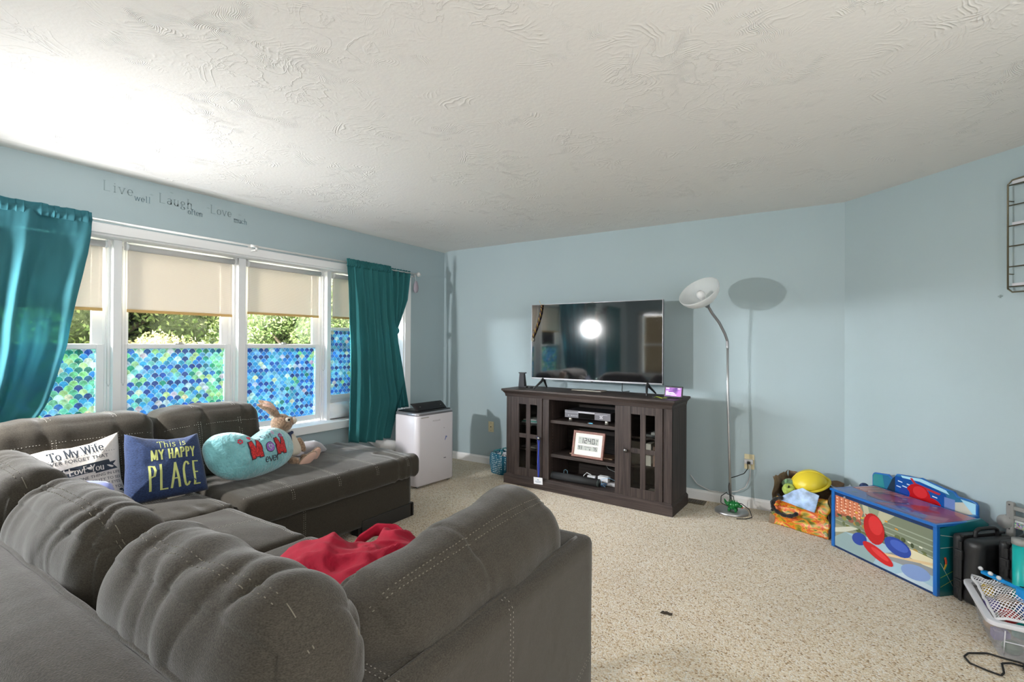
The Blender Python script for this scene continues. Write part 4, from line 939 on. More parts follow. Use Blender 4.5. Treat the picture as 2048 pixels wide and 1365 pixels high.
# television
tv = thing('television', 'large flat black television on two splayed feet on the dark stand', 'television', (2.03, -.30, .912))
TW, TZ0, TZ1 = 1.288, .092, .820
SCR = mat('black_screen', (.006, .006, .008), .05, spec=.8, ior=2.15, coat=.4)
b = MB(); b.box(-TW / 2, TW / 2, .002, .022, TZ0, TZ1).box(-TW * .36, TW * .36, .022, .06, TZ0 + .02, TZ0 + .42); b.build('back_shell', PL, tv, bevel=.003)
b = MB(); e = .007; b.box(-TW / 2, TW / 2, -.006, .006, TZ0, TZ0 + .014).box(-TW / 2, TW / 2, -.006, .006, TZ1 - .004, TZ1).box(-TW / 2, -TW / 2 + .005, -.006, .006, TZ0, TZ1).box(TW / 2 - .005, TW / 2, -.006, .006, TZ0, TZ1); b.build('bezel', mat('silver_bezel', (.34, .34, .36), .35, .8), tv, bevel=.001)
b = MB(); b.box(-TW / 2 + .005, TW / 2 - .005, -.003, .003, TZ0 + .014, TZ1 - .004); b.build('screen', SCR, tv)
b = MB(); b.ball((0, -.003, TZ1 + .001), (.016, .006, .005), 10); b.build('logo_plate', mat('silver_bezel', (.3, .3, .3)), tv)
b = MB(); b.box(-.012, .012, -.008, 0, TZ0 - .006, TZ0 + .002); b.build('power_light', PL, tv)
for s in (-1, 1):
    b = MB(); x = s * .515
    for dy in (-1, 1):
        b.tube([(x, 0, TZ0 + .004), (x + s * .0, dy * .03, TZ0 - .02), (x + s * .03, dy * .13, .006)], [.013, .012, .007], 8)
    b.build('foot', PL, tv)
b = MB(); b.tube([(.27, .04, .097), (.273, .04, .06), (.266, .05, .02), (.264, .08, .006), (.29, .18, .005)], .0035, 8); b.build('power_cord', PL, tv)
# braided cord hung over the corner of the television
t = thing('braided_keyring_cord', 'brown and yellow braided cord with a metal clip hanging over the corner of the television', 'braided cord', (1.500, -.315, 1.36))
b = MB(); path = [(.006, -.002, .366), (.002, -.004, .33), (-.012, -.004, .26), (-.035, -.004, .19), (-.068, -.004, .11), (-.095, -.004, .05)]
def lerp_path(p, n):
    P_ = [Vector(q) for q in p]; o = []
    for i in range(n):
        t_ = i / (n - 1) * (len(P_) - 1); k = min(int(t_), len(P_) - 2); o.append(P_[k].lerp(P_[k + 1], t_ - k))
    return o
pp = lerp_path(path, 60)
for ph, c in ((0, (.05, .025, .01)), (2.1, (.45, .30, .06)), (4.2, (.10, .05, .08))):
    b.tube([p + Vector((.0045 * math.cos(i * .75 + ph), .003 * math.sin(i * .75 + ph), 0)) for i, p in enumerate(pp)], .0042, 6, col=c)
b.build('braid', mat('braided_threads', (1, 1, 1), .8, attr='Col'), t)
b = MB(); b.tube([(.004, 0, .366), (-.01, 0, .38), (-.018, 0, .395), (-.02, 0, .41)], .002, 6); b.tube([(.006, 0, .366), (.02, .01, .372)], .002, 6); b.build('loose_thread', mat('yellow_thread', (.55, .42, .12), .8), t)
b = MB(); b.tube([(-.097 + .010 * math.cos(a), -.004, .03 + .017 * math.sin(a)) for a in [R(k * 30) for k in range(12)]], .003, 8, closed=True); b.build('clip', mat('brass_clip', (.35, .30, .2), .3, .9), t)
# small things on the stand top
t = ston('router', 'small dark upright router box at the left end of the television stand', 'router', .035, .19, .912)
b = MB(); b.add([(0, 0, 0), (.072, 0, 0), (.072, .05, 0), (0, .05, 0), (.012, .004, .146), (.065, .004, .146), (.065, .03, .146), (.012, .03, .146)], [(0, 3, 2, 1), (4, 5, 6, 7), (0, 1, 5, 4), (1, 2, 6, 5), (2, 3, 7, 6), (3, 0, 4, 7)]); b.build('case', mat('dark_grey_plastic', (.035, .035, .04), .45), t, bevel=.004)
b = MB(); b.box(.005, .082, -.002, .03, .140, .150); b.build('cap', mat('dark_grey_plastic', (.03, .03, .03)), t, bevel=.002)
b = MB(); b.box(.06, .095, .0, .04, 0, .014); b.build('base', mat('dark_grey_plastic', (.03, .03, .03)), t, bevel=.003)
t = ston('remote_puck', 'tiny black puck near the left foot of the television', 'puck', .185, .20, .912); b = MB(); b.lathe([(0, 0), (.018, 0), (.018, .008), (.012, .012), (0, .012)], 16); b.build('body', PL, t)
t = ston('magazine', 'thin magazine with a pale cover lying below the television', 'magazine', .60, .26, .912)
b = MB(); b.box(0, .30, 0, .13, 0, .005); b.build('pages', mat('magazine_paper', (.42, .40, .33), .6), t)
b = MB(); b.box(0, .30, 0, .13, .005, .006, 0, (.10, .10, .09)); b.box(.10, .22, .02, .06, .006, .0064, 0, (.5, .5, .46)).box(.22, .29, .05, .10, .006, .0064, 0, (.32, .12, .08)).box(.02, .1, .08, .11, .006, .0064, 0, (.4, .42, .35)).box(.01, .2, .002, .012, .006, .0064, 0, (.55, .5, .35)); b.build('cover', mat('magazine_cover', (1, 1, 1), .4, attr='Col'), t)
t = ston('smart_display', 'small black smart display with a purple lit screen at the right end of the stand', 'smart display', 1.515, .15, .912, R(-3))
TD = Matrix.Rotation(R(-12), 4, 'X'); b = MB(); b.box(0, .150, 0, .012, .008, .100, M=TD).add([(.03, .012, 0), (.12, .012, 0), (.11, .06, 0), (.04, .06, 0), (.035, .014, .07), (.115, .014, .07), (.1, .03, .05), (.05, .03, .05)], [(0, 3, 2, 1), (4, 5, 6, 7), (0, 1, 5, 4), (1, 2, 6, 5), (2, 3, 7, 6), (3, 0, 4, 7)]); b.build('body', PL, t, bevel=.004)
def purple():
    m = bpy.data.materials.new('purple_screen'); m.use_nodes = True; N = m.node_tree.nodes; L = m.node_tree.links; p = N['Principled BSDF']; tc = N.new('ShaderNodeTexCoord'); g = N.new('ShaderNodeTexNoise'); g.inputs['Scale'].default_value = 14; L.new(tc.outputs['Object'], g.inputs[0])
    r = N.new('ShaderNodeValToRGB'); r.color_ramp.elements[0].position = .35; r.color_ramp.elements[0].color = (.10, .02, .22, 1); r.color_ramp.elements[1].position = .62; r.color_ramp.elements[1].color = (.52, .18, .66, 1); L.new(g.outputs['Fac'], r.inputs[0])
    p.inputs['Base Color'].default_value = (.01, .01, .01, 1); L.new(r.outputs[0], p.inputs['Emission Color']); p.inputs['Emission Strength'].default_value = 1.0; return m
b = MB(); b.box(.010, .140, -.0008, .0, .018, .088, M=TD); s = b.build('screen', purple(), t)
b = MB()
for x, z, w, h in ((.016, .078, .024, .006), (.11, .078, .018, .005), (.016, .052, .018, .007), (.016, .043, .062, .004), (.03, .039, .06, .003), (.016, .036, .03, .006), (.016, .027, .085, .004)): b.box(x, x + w, -.0014, -.0008, z, z + h, M=TD)
b.build('screen_text', mat('screen_white', (.9, .9, .9), .5, emit=((1, .9, 1), .9)), s)
t = ston('lanyard', 'lime yellow strap with dark clip lying in front of the purple display', 'strap', 1.43, .085, .912)
b = MB(); b.grid(lambda u, v: (.02 + u * .11, .025 + .018 * math.sin(u * 5) + (v - .5) * .022, .004 + .004 * math.sin(u * 9)), 20, 3); b.build('strap', mat('lime_strap', (.50, .62, .04), .6), t, solid=.002)
b = MB(); b.box(.0, .03, .03, .055, 0, .008).box(.10, .145, .0, .02, 0, .006); b.build('clip', mat('navy_plastic', (.02, .02, .05), .4), t, bevel=.002)

# ================================================================ AIR CONDITIONER
ax = thing('portable_air_conditioner', 'white portable air conditioner with open black louvre standing by the window', 'air conditioner', (.70, -.955, 0), R(-5))
ACW = mat('ac_white', (.73, .70, .74), .35); ACB = mat('ac_black', (.010, .010, .012), .45)
def rrect(x0, x1, y0, y1, r, n=6):
    o = []
    for cx, cy, a in ((x1 - r, y1 - r, 0), (x0 + r, y1 - r, 90), (x0 + r, y0 + r, 180), (x1 - r, y0 + r, 270)):
        o += [(cx + r * math.cos(R(a + 90 * i / n)), cy + r * math.sin(R(a + 90 * i / n))) for i in range(n + 1)]
    return o
def stack(b, levels, mi=0):
    """levels: (outline, z)"""
    k = len(levels[0][0]); vs = []; fs = []
    for o, z in levels: vs += [(x, y, z) for x, y in o]
    for i in range(len(levels) - 1):
        for j in range(k): fs.append((i * k + j, i * k + (j + 1) % k, (i + 1) * k + (j + 1) % k, (i + 1) * k + j))
    fs.append(tuple(range(k))[::-1]); fs.append(tuple((len(levels) - 1) * k + j for j in range(k)))
    return b.add(vs, fs, mi, smooth=True)
def sc(o, dx): return [(x - dx if x > -.16 else x + dx, y - dx if y > 0 else y + dx) for x, y in o]
o0 = rrect(-.33, 0, -.215, .275, .045)
b = MB(); stack(b, [(sc(o0, .012), .018), (o0, .03), (o0, .35), (o0, .66), (sc(o0, .006), .672)]); b.build('body', ACW, ax)
b = MB(); stack(b, [(sc(o0, .004), .672), (sc(o0, .002), .678), (sc(o0, .004), .692), (sc(o0, .012), .700)]); b.build('top_rim', mat('ac_chrome', (.42, .42, .45), .3, .7), ax)
b = MB(); stack(b, [(sc(o0, .014), .69), (sc(o0, .016), .706)]); b.build('top_panel', ACB, ax)
b = MB(); b.grid(lambda u, v: (-.060 - .09 * v - .01 * math.sin(v * 3), -.165 + u * .385, .708 + .062 * math.sin(v * 1.7)), 10, 10); b.build('louvre', mat('louvre_black', (.006, .006, .007), .6), ax, solid=.010)
for y in (-.10, .17): b = MB(); b.box(-.10, -.09, y, y + .006, .706, .745); b.build('louvre_arm', mat('ac_grey', (.3, .3, .3), .4), ax)
b = MB(); b.box(-.001, .001, -.165, -.07, .648, .658); b.build('label_sticker', mat('ac_sticker', (.45, .43, .40), .5), ax)
tv_, tf_ = text_mesh('FRIGIDAIRE', .020, bold=.0003); b = MB(); b.add([(.0012, a + .03, c + .610) for a, c in tv_], tf_); b.build('lettering', mat('ac_grey_text', (.48, .46, .48), .5), ax)
b = MB(); b.box(-.001, .001, .145, .158, .418, .430).box(-.001, .001, .15, .170, .430, .446).box(-.001, .001, .142, .150, .405, .418); b.build('blue_sticker', mat('ac_blue', (.20, .25, .50), .5), ax)
b = MB(); b.box(-.001, .001, .128, .132, .525, .533); b.build('speck', PL, ax)
b = MB(); b.box(-.001, .001, .128, .158, .232, .240); b.build('energy_label', mat('ac_dark_text', (.18, .17, .2), .5), ax)
for x, y in ((-.04, -.17), (-.04, .23), (-.29, -.17), (-.29, .23)):
    b = MB(); b.tube([(x, y - .01, .016), (x, y + .01, .016)], .016, 12); b.build('caster', mat('caster_grey', (.3, .3, .3), .4), ax)
hose = thing('exhaust_hose', 'white corrugated exhaust hose rising from the air conditioner to the window', 'hose', (.30, -1.1, .45))
b = MB(); hp = lerp_path([(.075, .12, -.10), (.0, .06, -.12), (-.12, -.02, -.10), (-.232, -.06, -.02), (-.238, -.09, .10), (-.24, -.12, .2), (-.30, -.14, .245)], 120)
b.tube(hp, [.055 + .006 * (i % 2) for i in range(120)], 18); b.build('hose', mat('hose_white', (.66, .66, .66), .5), hose)
b = MB(); b.tube([(-.42, -.16, .262), (-.36, -.15, .255), (-.30, -.14, .250)], [.07, .07, .062], 22); b.build('hose_end', mat('hose_white', (.66, .66, .66)), hose)
b = MB(); b.tube([(-.415, -.42, .252), (-.415, -.22, .252)], .075, 26); b.build('duct_end', VINYL, hose)

# ================================================================ WALL FITTINGS
IV = mat('ivory_plastic', (.70, .62, .40), .4)
t = thing('wall_plate', 'ivory cable wall plate left of the television stand', 'wall plate', (.695, 0, .420)); b = MB(); b.box(-.036, .036, -.006, -.0005, -.058, .058); b.build('plate', IV, t, bevel=.003)
b = MB(); b.cyl((0, -.012, 0), (0, -.006, 0), .005).cyl((0, -.0072, .042), (0, -.006, .042), .003).cyl((0, -.0072, -.042), (0, -.006, -.042), .003); b.build('socket', mat('brass_dark', (.10, .07, .04), .4, .8), t)
t = thing('power_outlet', 'ivory power outlet with white insert behind the floor lamp', 'outlet', (3.305, 0, .380)); b = MB(); b.box(-.038, .038, -.006, -.0005, -.062, .062); b.build('plate', IV, t, bevel=.003)
b = MB(); b.box(-.036, .030, -.030, -.006, -.016, .022); b.build('adapter', mat('white_plastic', (.62, .62, .64)), t, bevel=.004)
b = MB(); b.box(-.012, .012, -.05, -.030, -.012, .008); b.build('plug', PL, t, bevel=.003)
t = thing('wall_vent', 'brown metal floor register in the carpet behind the stand', 'floor vent', (2.86, -.10, .0)); b = MB(); b.box(-.03, .12, -.06, .06, 0.0, .006); b.build('frame', mat('brown_metal', (.12, .09, .05), .5), t, bevel=.002)
b = MB()
for i in range(7): b.box(-.02 + i * .018, -.012 + i * .018, -.05, .05, .006, .008)
b.build('louvres', mat('dark_brown_metal', (.06, .045, .03), .5), t)

# ================================================================ FLOOR LAMP
lamp = thing('floor_lamp', 'silver gooseneck floor lamp with tilted white glass bowl shade', 'floor lamp', (3.198, -.20, 0))
SIL = mat('brushed_silver', (.50, .50, .50), .35, .85)
b = MB(); b.lathe([(0, 0), (.126, 0), (.128, .008), (.120, .020), (.095, .028), (0, .032)], 40); b.build('base', SIL, lamp)
b = MB(); b.tube([(-.005, 0, .03), (-.018, 0, .5), (-.030, 0, .95), (-.033, 0, 1.33)], .0095, 14); b.build('pole', SIL, lamp)
b = MB(); gp = lerp_path([(-.033, 0, 1.32), (-.035, -.004, 1.38), (-.050, -.03, 1.44), (-.085, -.085, 1.53), (-.125, -.15, 1.60), (-.150, -.195, 1.66)], 70); b.tube(gp, [.0105 + .0012 * (i % 2) for i in range(70)], 12); b.build('gooseneck', mat('dark_silver', (.30, .30, .31), .4, .7), lamp)
ax_dir = Vector((-.30, -.65, .70)).normalized(); bm_ = ax_dir.to_track_quat('Z', 'Y').to_matrix().to_4x4(); bm_.translation = Vector((-.150, -.195, 1.655))
b = MB(); b.lathe([(.0, -.012), (.014, -.01), (.030, .03), (.033, .04), (0, .042)], 20, M=bm_); b.build('socket_cup', mat('dark_silver', (.3, .3, .3)), lamp)
b = MB(); prof = []; 
for i in range(15): a = R(8 + i * 5.6); prof.append(((.160 * math.sin(a)) * 1.0, .040 + .13 * (1 - math.cos(a))))
prof += [(r - .004, z + .001) for r, z in prof[::-1]]
b.lathe(prof, 44, M=bm_); b.build('lamp_shade', sheer('opal_glass', (.88, .90, .90), tr=.02, tl=.45), lamp)
b = MB(); b.lathe([(0, .04), (.012, .042), (.016, .07), (.032, .105), (.033, .125), (.022, .148), (0, .155)], 20, M=bm_); b.build('bulb', mat('bulb_white', (.85, .85, .85), .25), lamp)
PC = mat('cord_black', (.012, .012, .012), .5); WC = mat('cord_white', (.62, .62, .62), .5)
b = MB()
b.tube(lerp_path([(.10, .145, .376), (.105, .12, .34), (.08, .10, .30), (.02, .06, .275), (-.012, .01, .27), (-.02, -.02, .20), (-.005, -.03, .12), (.03, -.05, .08), (.08, -.06, .10), (.14, -.06, .06), (.16, -.08, .01), (.12, -.13, .006), (.06, -.16, .006)], 60), .0035, 6)
b.tube(lerp_path([(-.03, -.02, .16), (-.07, -.05, .13), (-.07, -.06, .08), (-.02, -.06, .06), (.03, -.05, .09), (.02, -.04, .14), (-.03, -.03, .15)], 40), .003, 6); b.build('power_cord', PC, lamp)
t = thing('extension_cord', 'pale grey cord running along the baseboard behind the television stand to the outlet', 'cord', (3.2, -.06, 0)); b = MB()
b.tube(lerp_path([(-.36, .03, .21), (-.30, .02, .14), (-.20, .02, .10), (-.10, .02, .10), (.02, .02, .13), (.08, .03, .17), (.11, .035, .25), (.115, .035, .31), (.112, .03, .36)], 50), .0042, 6); b.build('wire', WC, t)
# little green toy on the lamp base: head, body, arms, tail
t = thing('toy_dinosaur', 'small shiny green plastic toy dinosaur standing on the lamp base', 'toy', (3.215, -.262, .028)); GRN = mat('toy_green', (.01, .16, .035), .25)
b = MB(); b.ball((0, 0, .045), (.034, .028, .034), 14).ball((.035, -.01, .058), (.026, .022, .022), 12).ball((.058, -.014, .052), (.018, .016, .013), 10); b.build('body', GRN, t)
for x, y in ((-.02, -.014), (.022, -.018), (-.02, .018), (.022, .016)): b = MB(); b.tube([(x, y, .03), (x * 1.3, y * 1.5, .004)], [.012, .009], 8); b.build('leg', GRN, t)
b = MB(); b.tube([(-.025, 0, .05), (-.05, .005, .06), (-.062, .005, .088)], [.02, .012, .003], 10); b.build('tail', GRN, t)
b = MB()
for i in range(5): b.add([(-.03 + i * .014, 0, .07 + .008 * math.sin(i * .8)), (-.02 + i * .014, .003, .07), (-.02 + i * .014, -.003, .07), (-.024 + i * .014, 0, .096)], [(0, 1, 3), (1, 2, 3), (2, 0, 3), (0, 2, 1)])
b.build('spikes', GRN, t)
b = MB(); b.ball((.072, -.018, .044), (.008, .008, .005), 8); b.build('mouth', mat('toy_red', (.45, .02, .02), .4), t)

# ================================================================ DOTTED BAG
bag = thing('fabric_bag', 'small teal fabric bag with white polka dots left of the television stand', 'bag', (.995, -.22, 0), R(-8))
b = MB()
def bagf(u, v):
    a = u * 2 * math.pi; rx = .115 + .012 * math.sin(v * 3) + .008 * math.sin(a * 5 + v * 4); ry = .085 + .008 * math.cos(a * 4)
    z = v * (.205 + .016 * math.sin(a * 3 + 1)); 
    q = lambda t_: math.copysign(abs(t_) ** .55, t_)
    return (rx * q(math.cos(a)) * (1 + .07 * v), ry * q(math.sin(a)) * (1 + .05 * v), z + .002)
b.grid(bagf, 72, 30); b.add([(.1 * math.cos(R(i * 30)), .075 * math.sin(R(i * 30)), .004) for i in range(12)], [tuple(range(12))])
DT = mat('dotted_cloth', (.02, .16, .24), .8); N = DT.node_tree.nodes; L = DT.node_tree.links; tc = N.new('ShaderNodeTexCoord'); vo = N.new('ShaderNodeTexVoronoi'); vo.inputs['Scale'].default_value = 52; vo.inputs['Randomness'].default_value = .25; L.new(tc.outputs['Object'], vo.inputs['Vector'])
r = N.new('ShaderNodeValToRGB'); r.color_ramp.interpolation = 'CONSTANT'; r.color_ramp.elements[0].color = (.62, .78, .80, 1); r.color_ramp.elements[1].position = .30; r.color_ramp.elements[1].color = (.008, .115, .19, 1); L.new(vo.outputs['Distance'], r.inputs[0]); L.new(r.outputs[0], N['Principled BSDF'].inputs['Base Color'])
b.build('bag_body', DT, bag, solid=.003)
for y in (-.085, .08): b = MB(); b.tube([(-.05, y, .20), (-.055, y * .8, .235), (0, y * .6, .25), (.055, y * .8, .235), (.05, y, .20)], .006, 8); b.build('handle', mat('teal_strap', (.01, .16, .17), .7), bag)
t = thing('plastic_bag', 'crumpled white plastic bag showing at the top of the dotted bag', 'plastic bag', (.995, -.22, .10)); b = MB(); b.grid(lambda u, v: ((u - .5) * .17, (v - .5) * .12, .085 + .02 * math.sin(u * 9 + v * 4) * math.sin(v * 8) + .015 * fn(u * 8, v * 8)), 30, 24); b.build('film', mat('white_film', (.55, .55, .58), .35), t, solid=.001)
# ================================================================ PILLOWS AND TOYS ON THE SOFA
def lean_frame(o, ux, lean):
    u = Vector((ux[0], ux[1], 0)).normalized(); bk = Vector((-u.y, u.x, 0)); a = R(lean); up = bk * math.sin(a) + Vector((0, 0, 1)) * math.cos(a); n = u.cross(up)
    M = Matrix((u, up, n)).transposed().to_4x4(); M.translation = Vector(o); return M
def smooth_outline(p, n=4):
    o = []; k = len(p)
    for i in range(k):
        p0, p1, p2, p3 = p[i - 1], p[i], p[(i + 1) % k], p[(i + 2) % k]
        for j in range(n):
            t = j / n; o.append(tuple(.5 * ((2 * p1[d]) + (-p0[d] + p2[d]) * t + (2 * p0[d] - 5 * p1[d] + 4 * p2[d] - p3[d]) * t * t + (-p0[d] + 3 * p1[d] - 3 * p2[d] + p3[d]) * t ** 3) for d in (0, 1)))
    return o
def lin_outline(p, n=5): return [tuple(p[i][d] + (p[(i + 1) % len(p)][d] - p[i][d]) * j / n for d in (0, 1)) for i in range(len(p)) for j in range(n)]
XU, YU, ZU = Vector((1, 0, 0)), Vector((0, 1, 0)), Vector((0, 0, 1))
def cushion_thing(name, label, cat, M, outline, thick, m, part, wr=None, **k):
    t = thing(name, label, cat); t.matrix_world = M; o = pillow_obj(part, m, t, outline, thick, wr=wr, **k); o.location.z = thick * .30; return t, o
# navy pillow
NAVY = mat('navy_denim', (.020, .040, .110), .9, bump=(420, .5, .0012), var=(110, .75, (1, 6, 1)), sheen=.1)
nv, o = cushion_thing('throw_pillow', 'navy blue pillow with yellow words This is MY HAPPY PLACE', 'pillow', lean_frame((.77, -3.235, .475), (.077, .371), 24),
    lin_outline([(-.171, .385), (-.086, .350), (.017, .330), (.102, .330), (.170, .348), (.178, .248), (.186, .142), (.194, .009), (.089, .007), (-.028, .006), (-.117, .003), (-.190, .000), (-.187, .077), (-.177, .208), (-.176, .318)]), .15, NAVY, 'cover',
    wr=lambda x, y, s: .009 * fn(x * 7 + y * 3, y * 18, 1) + .005 * fn(x * 26, y * 8, 2), power=.62)
bv = bvh_of(o); YEL = mat('yellow_lettering', (.55, .60, .20), .6)
b = MB(); lay_on(b, stroke_text('This is', .040, thick=.08, thin=.06, sx=.95, gap=.06), bv, Vector((.028, .292, 0)), XU, YU, ZU)
lay_on(b, stroke_text('MY HAPPY', .055, thick=.15, thin=.11, sx=.64, gap=.10), bv, Vector((.030, .232, 0)), XU, YU, ZU)
lay_on(b, stroke_text('PLACE', .128, thick=.085, thin=.05, sx=.50, gap=.10), bv, Vector((.030, .112, 0)), XU, YU, ZU); b.build('lettering', YEL, o)
# white pillow
LIN = mat('natural_linen', (.66, .62, .57), .9, bump=(380, .35, .001), var=(120, .06), sheen=.2); INKB = mat('black_print', (.03, .04, .055), .8)
wp, o = cushion_thing('throw_pillow', 'off white linen pillow printed To My Wife with a black ribbon banner', 'pillow', lean_frame((.57, -3.56, .475), (.12, .99), 20),
    lin_outline([(-.175, .310), (-.113, .322), (-.017, .320), (.059, .331), (.113, .350), (.182, .376), (.183, .301), (.180, .211), (.182, .119), (.197, .049), (.190, -.010), (.110, -.002), (.017, .001), (-.09, .0), (-.18, .0), (-.172, .10), (-.170, .2)]), .13, LIN, 'cover',
    wr=lambda x, y, s: .008 * fn(x * 8, y * 12, 7), power=.6)
bv = bvh_of(o); b = MB()
def wtx(s, cx, cy, size, rot, mi=0, **k): lay_on(b, stroke_text(s, size, **k), bv, Vector((cx, cy, 0)), XU, YU, ZU, rot=rot, mi=mi)
wtx('To My Wife', -.003, .288, .046, .15, thick=.13, thin=.06, serif=.10, sx=.82, gap=.04)
for i in range(24): x = -.111 + i * .0115; h = text_mesh('.', .001); lay_on(b, ([(-.0016, -.0016), (.0016, -.0016), (.0016, .0016), (-.0016, .0016)], [(0, 1, 2, 3)]), bv, Vector((x, .251 + (x + .111) * .10, 0)), XU, YU, ZU)
def wtb(s, cx, cy, size, rot, mi=0, bold=.0): lay_on(b, text_mesh(s, size, bold=bold), bv, Vector((cx, cy, 0)), XU, YU, ZU, rot=rot, mi=mi)
wtb('NEVER FORGET THAT', -.008, .240, .027, .06)
lay_on(b, ([(-.14, .186), (-.032, .205), (.124, .226), (.129, .211), (.158, .219), (.140, .195), (.164, .177), (.066, .160), (.064, .170), (-.10, .150)], [(0, 1, 8, 9), (1, 2, 7, 8), (2, 3, 6, 7), (3, 4, 5), (3, 5, 6)]), bv, Vector((0, 0, 0)), XU, YU, ZU, sub=.006, lift=.0022)
wtb('ONE THING IN LIFE', .085, .148, .0205, .12); wtb('THE ABILITY TO SEE', .085, .122, .0205, .10); wtb('THROUGH MY EYES', .08, .098, .0205, .10); wtb('HOW MUCH I ADORE YOU', .06, .072, .0205, .06); wtb('SPECIAL', .10, .045, .0205, .06)
b.build('print', INKB, o)
b = MB(); lay_on(b, stroke_text('I LOVE YOU'.replace('V', 'v').replace('O', 'o').replace('U', 'u'), .034, thick=.13, thin=.06, serif=.07, sx=.9, gap=.05), bv, Vector((.02, .186, 0)), XU, YU, ZU, rot=.08, lift=.0042, sub=.006); b.build('banner_lettering', LIN, o)
b = MB()
for i, (x, y, r) in enumerate(((.172, .06, .010), (.185, .052, .008), (.162, .035, .008), (.178, .022, .012), (.16, .015, .007), (.187, .03, .006), (.15, .028, .006))): lay_on(b, ([(x + r * math.cos(a), y + r * .6 * math.sin(a)) for a in [R(k * 45) for k in range(8)]], [tuple(range(8))]), bv, Vector((0, 0, 0)), XU, YU, ZU, rot=0)
b.build('leaf_print', INKB, o)
# small periwinkle pillow in the corner
pw, o = cushion_thing('throw_pillow', 'small periwinkle blue pillow with pink embroidery half hidden behind the sofa back', 'pillow', lean_frame((.80, -3.66, .50), (.55, .80), 34),
    smooth_outline([(-.15, .16), (0, .175), (.15, .15), (.17, .02), (.15, -.02), (0, -.02), (-.15, -.02), (-.17, .08)]), .11, mat('periwinkle_cloth', (.26, .30, .62), .85, sheen=.3, bump=(200, .3, .002)), 'cover')
bv = bvh_of(o); b = MB(); lay_on(b, stroke_text('Best', .08, thick=.08, thin=.06), bv, Vector((.03, .06, 0)), XU, YU, ZU); b.build('embroidery', mat('pink_thread', (.62, .38, .55), .7), o)
# heart pillow
FUR = mat('aqua_plush', (.20, .52, .56), .95, bump=(55, 1.0, .012), var=(9, .22), sheen=.8)
H = [(.020, .222), (.070, .252), (.151, .278), (.24, .271), (.307, .237), (.344, .181), (.343, .116), (.317, .066), (.266, .026), (.192, .002), (.092, -.012), (-.013, -.014), (-.109, -.008), (-.193, .018), (-.252, .057), (-.284, .1), (-.3, .147), (-.302, .201), (-.295, .24), (-.267, .275), (-.21, .300), (-.147, .303), (-.085, .291), (-.030, .256)]
hp_, o = cushion_thing('heart_pillow', 'aqua plush heart shaped pillow embroidered Best MOM ever', 'pillow', lean_frame((.735, -2.745, .485), (-.22, .97), 24), smooth_outline(H, 4), .20, FUR, 'cover',
    wr=lambda x, y, s: .006 * fn(x * 12, y * 12, 3) + .004 * fn(x * 38, y * 38, 5) + .002 * fn(x * 90, y * 90, 1), power=.55, rings=40)
bv = bvh_of(o)
def hadd(b, tm, x, y, rot=0, lift=.004): lay_on(b, tm, bv, Vector((x, y, 0)), XU, YU, ZU, rot=rot, lift=lift, sub=.01)
RED = mat('red_sequin', (.55, .03, .03), .35, var=(120, .6)); DKI = mat('dark_thread', (.05, .04, .06), .7)
b = MB(); 
for ch, x, y, rt in (('M', -.038, .141, .02), ('M', .163, .132, -.02)): hadd(b, stroke_text(ch, .098, thick=.36, thin=.30, sx=.92), x, y, rt, .003)
hadd(b, ([(.036 * math.cos(R(k * 20)), .034 * math.sin(R(k * 20))) for k in range(18)], [tuple(range(18))]), .070, .137, 0, .0035); b.build('letter_outline', DKI, o)
for ch, x, y, rt in (('M', -.038, .141, .02), ('M', .163, .132, -.02)): b = MB(); hadd(b, stroke_text(ch, .094, thick=.26, thin=.22, sx=.92), x, y, rt, .005); b.build('red_letter', RED, o)
b = MB(); hadd(b, ([(.032 * math.cos(R(k * 20)), .030 * math.sin(R(k * 20))) for k in range(18)], [tuple(range(18))]), .070, .137, 0, .0055); b.build('purple_letter', mat('purple_sequin', (.36, .16, .55), .4, var=(100, .4)), o)
hs = [(.018 * (16 * math.sin(t_) ** 3) / 16, .017 * (13 * math.cos(t_) - 5 * math.cos(2 * t_) - 2 * math.cos(3 * t_) - math.cos(4 * t_)) / 14) for t_ in [R(k * 15) for k in range(24)]]
b = MB(); hadd(b, (hs, [tuple(range(24))]), .070, .139, 0, .0068); b.build('small_heart', mat('mint_thread', (.50, .72, .68), .6), o)
b = MB(); hadd(b, ([(x * .62, y * .62) for x, y in hs], [tuple(range(24))]), .070, .139, 0, .0078); b.build('small_heart', mat('purple_sequin', (.4, .2, .6)), o)
b = MB(); hadd(b, stroke_text('Best', .040, thick=.09, thin=.07, sx=1.3, gap=.12), .055, .216, -.04); hadd(b, stroke_text('ever', .050, thick=.12, thin=.08, sx=1.2, gap=.0), .072, .072, -.02); b.build('dark_embroidery', DKI, o)
def flower(x, y, r, m_):
    b = MB()
    for k in range(6): a = R(k * 60 + 10); cx, cy = r * .6 * math.cos(a), r * .6 * math.sin(a); hadd(b, ([(cx + r * .34 * math.cos(R(j * 60)), cy + r * .34 * math.sin(R(j * 60))) for j in range(6)], [tuple(range(6))]), x, y)
    b.build('flower', m_, o)
flower(-.125, .212, .020, mat('red_thread', (.55, .04, .08), .6)); flower(.187, .197, .020, mat('plum_thread', (.38, .06, .22), .6)); flower(.131, .227, .015, mat('pink_thread', (.6, .2, .35)))
b = MB(); hadd(b, ([(x * .8, y * .8) for x, y in hs], [tuple(range(24))]), -.063, .220); b.build('small_heart', mat('red_thread', (.5, .1, .1)), o)
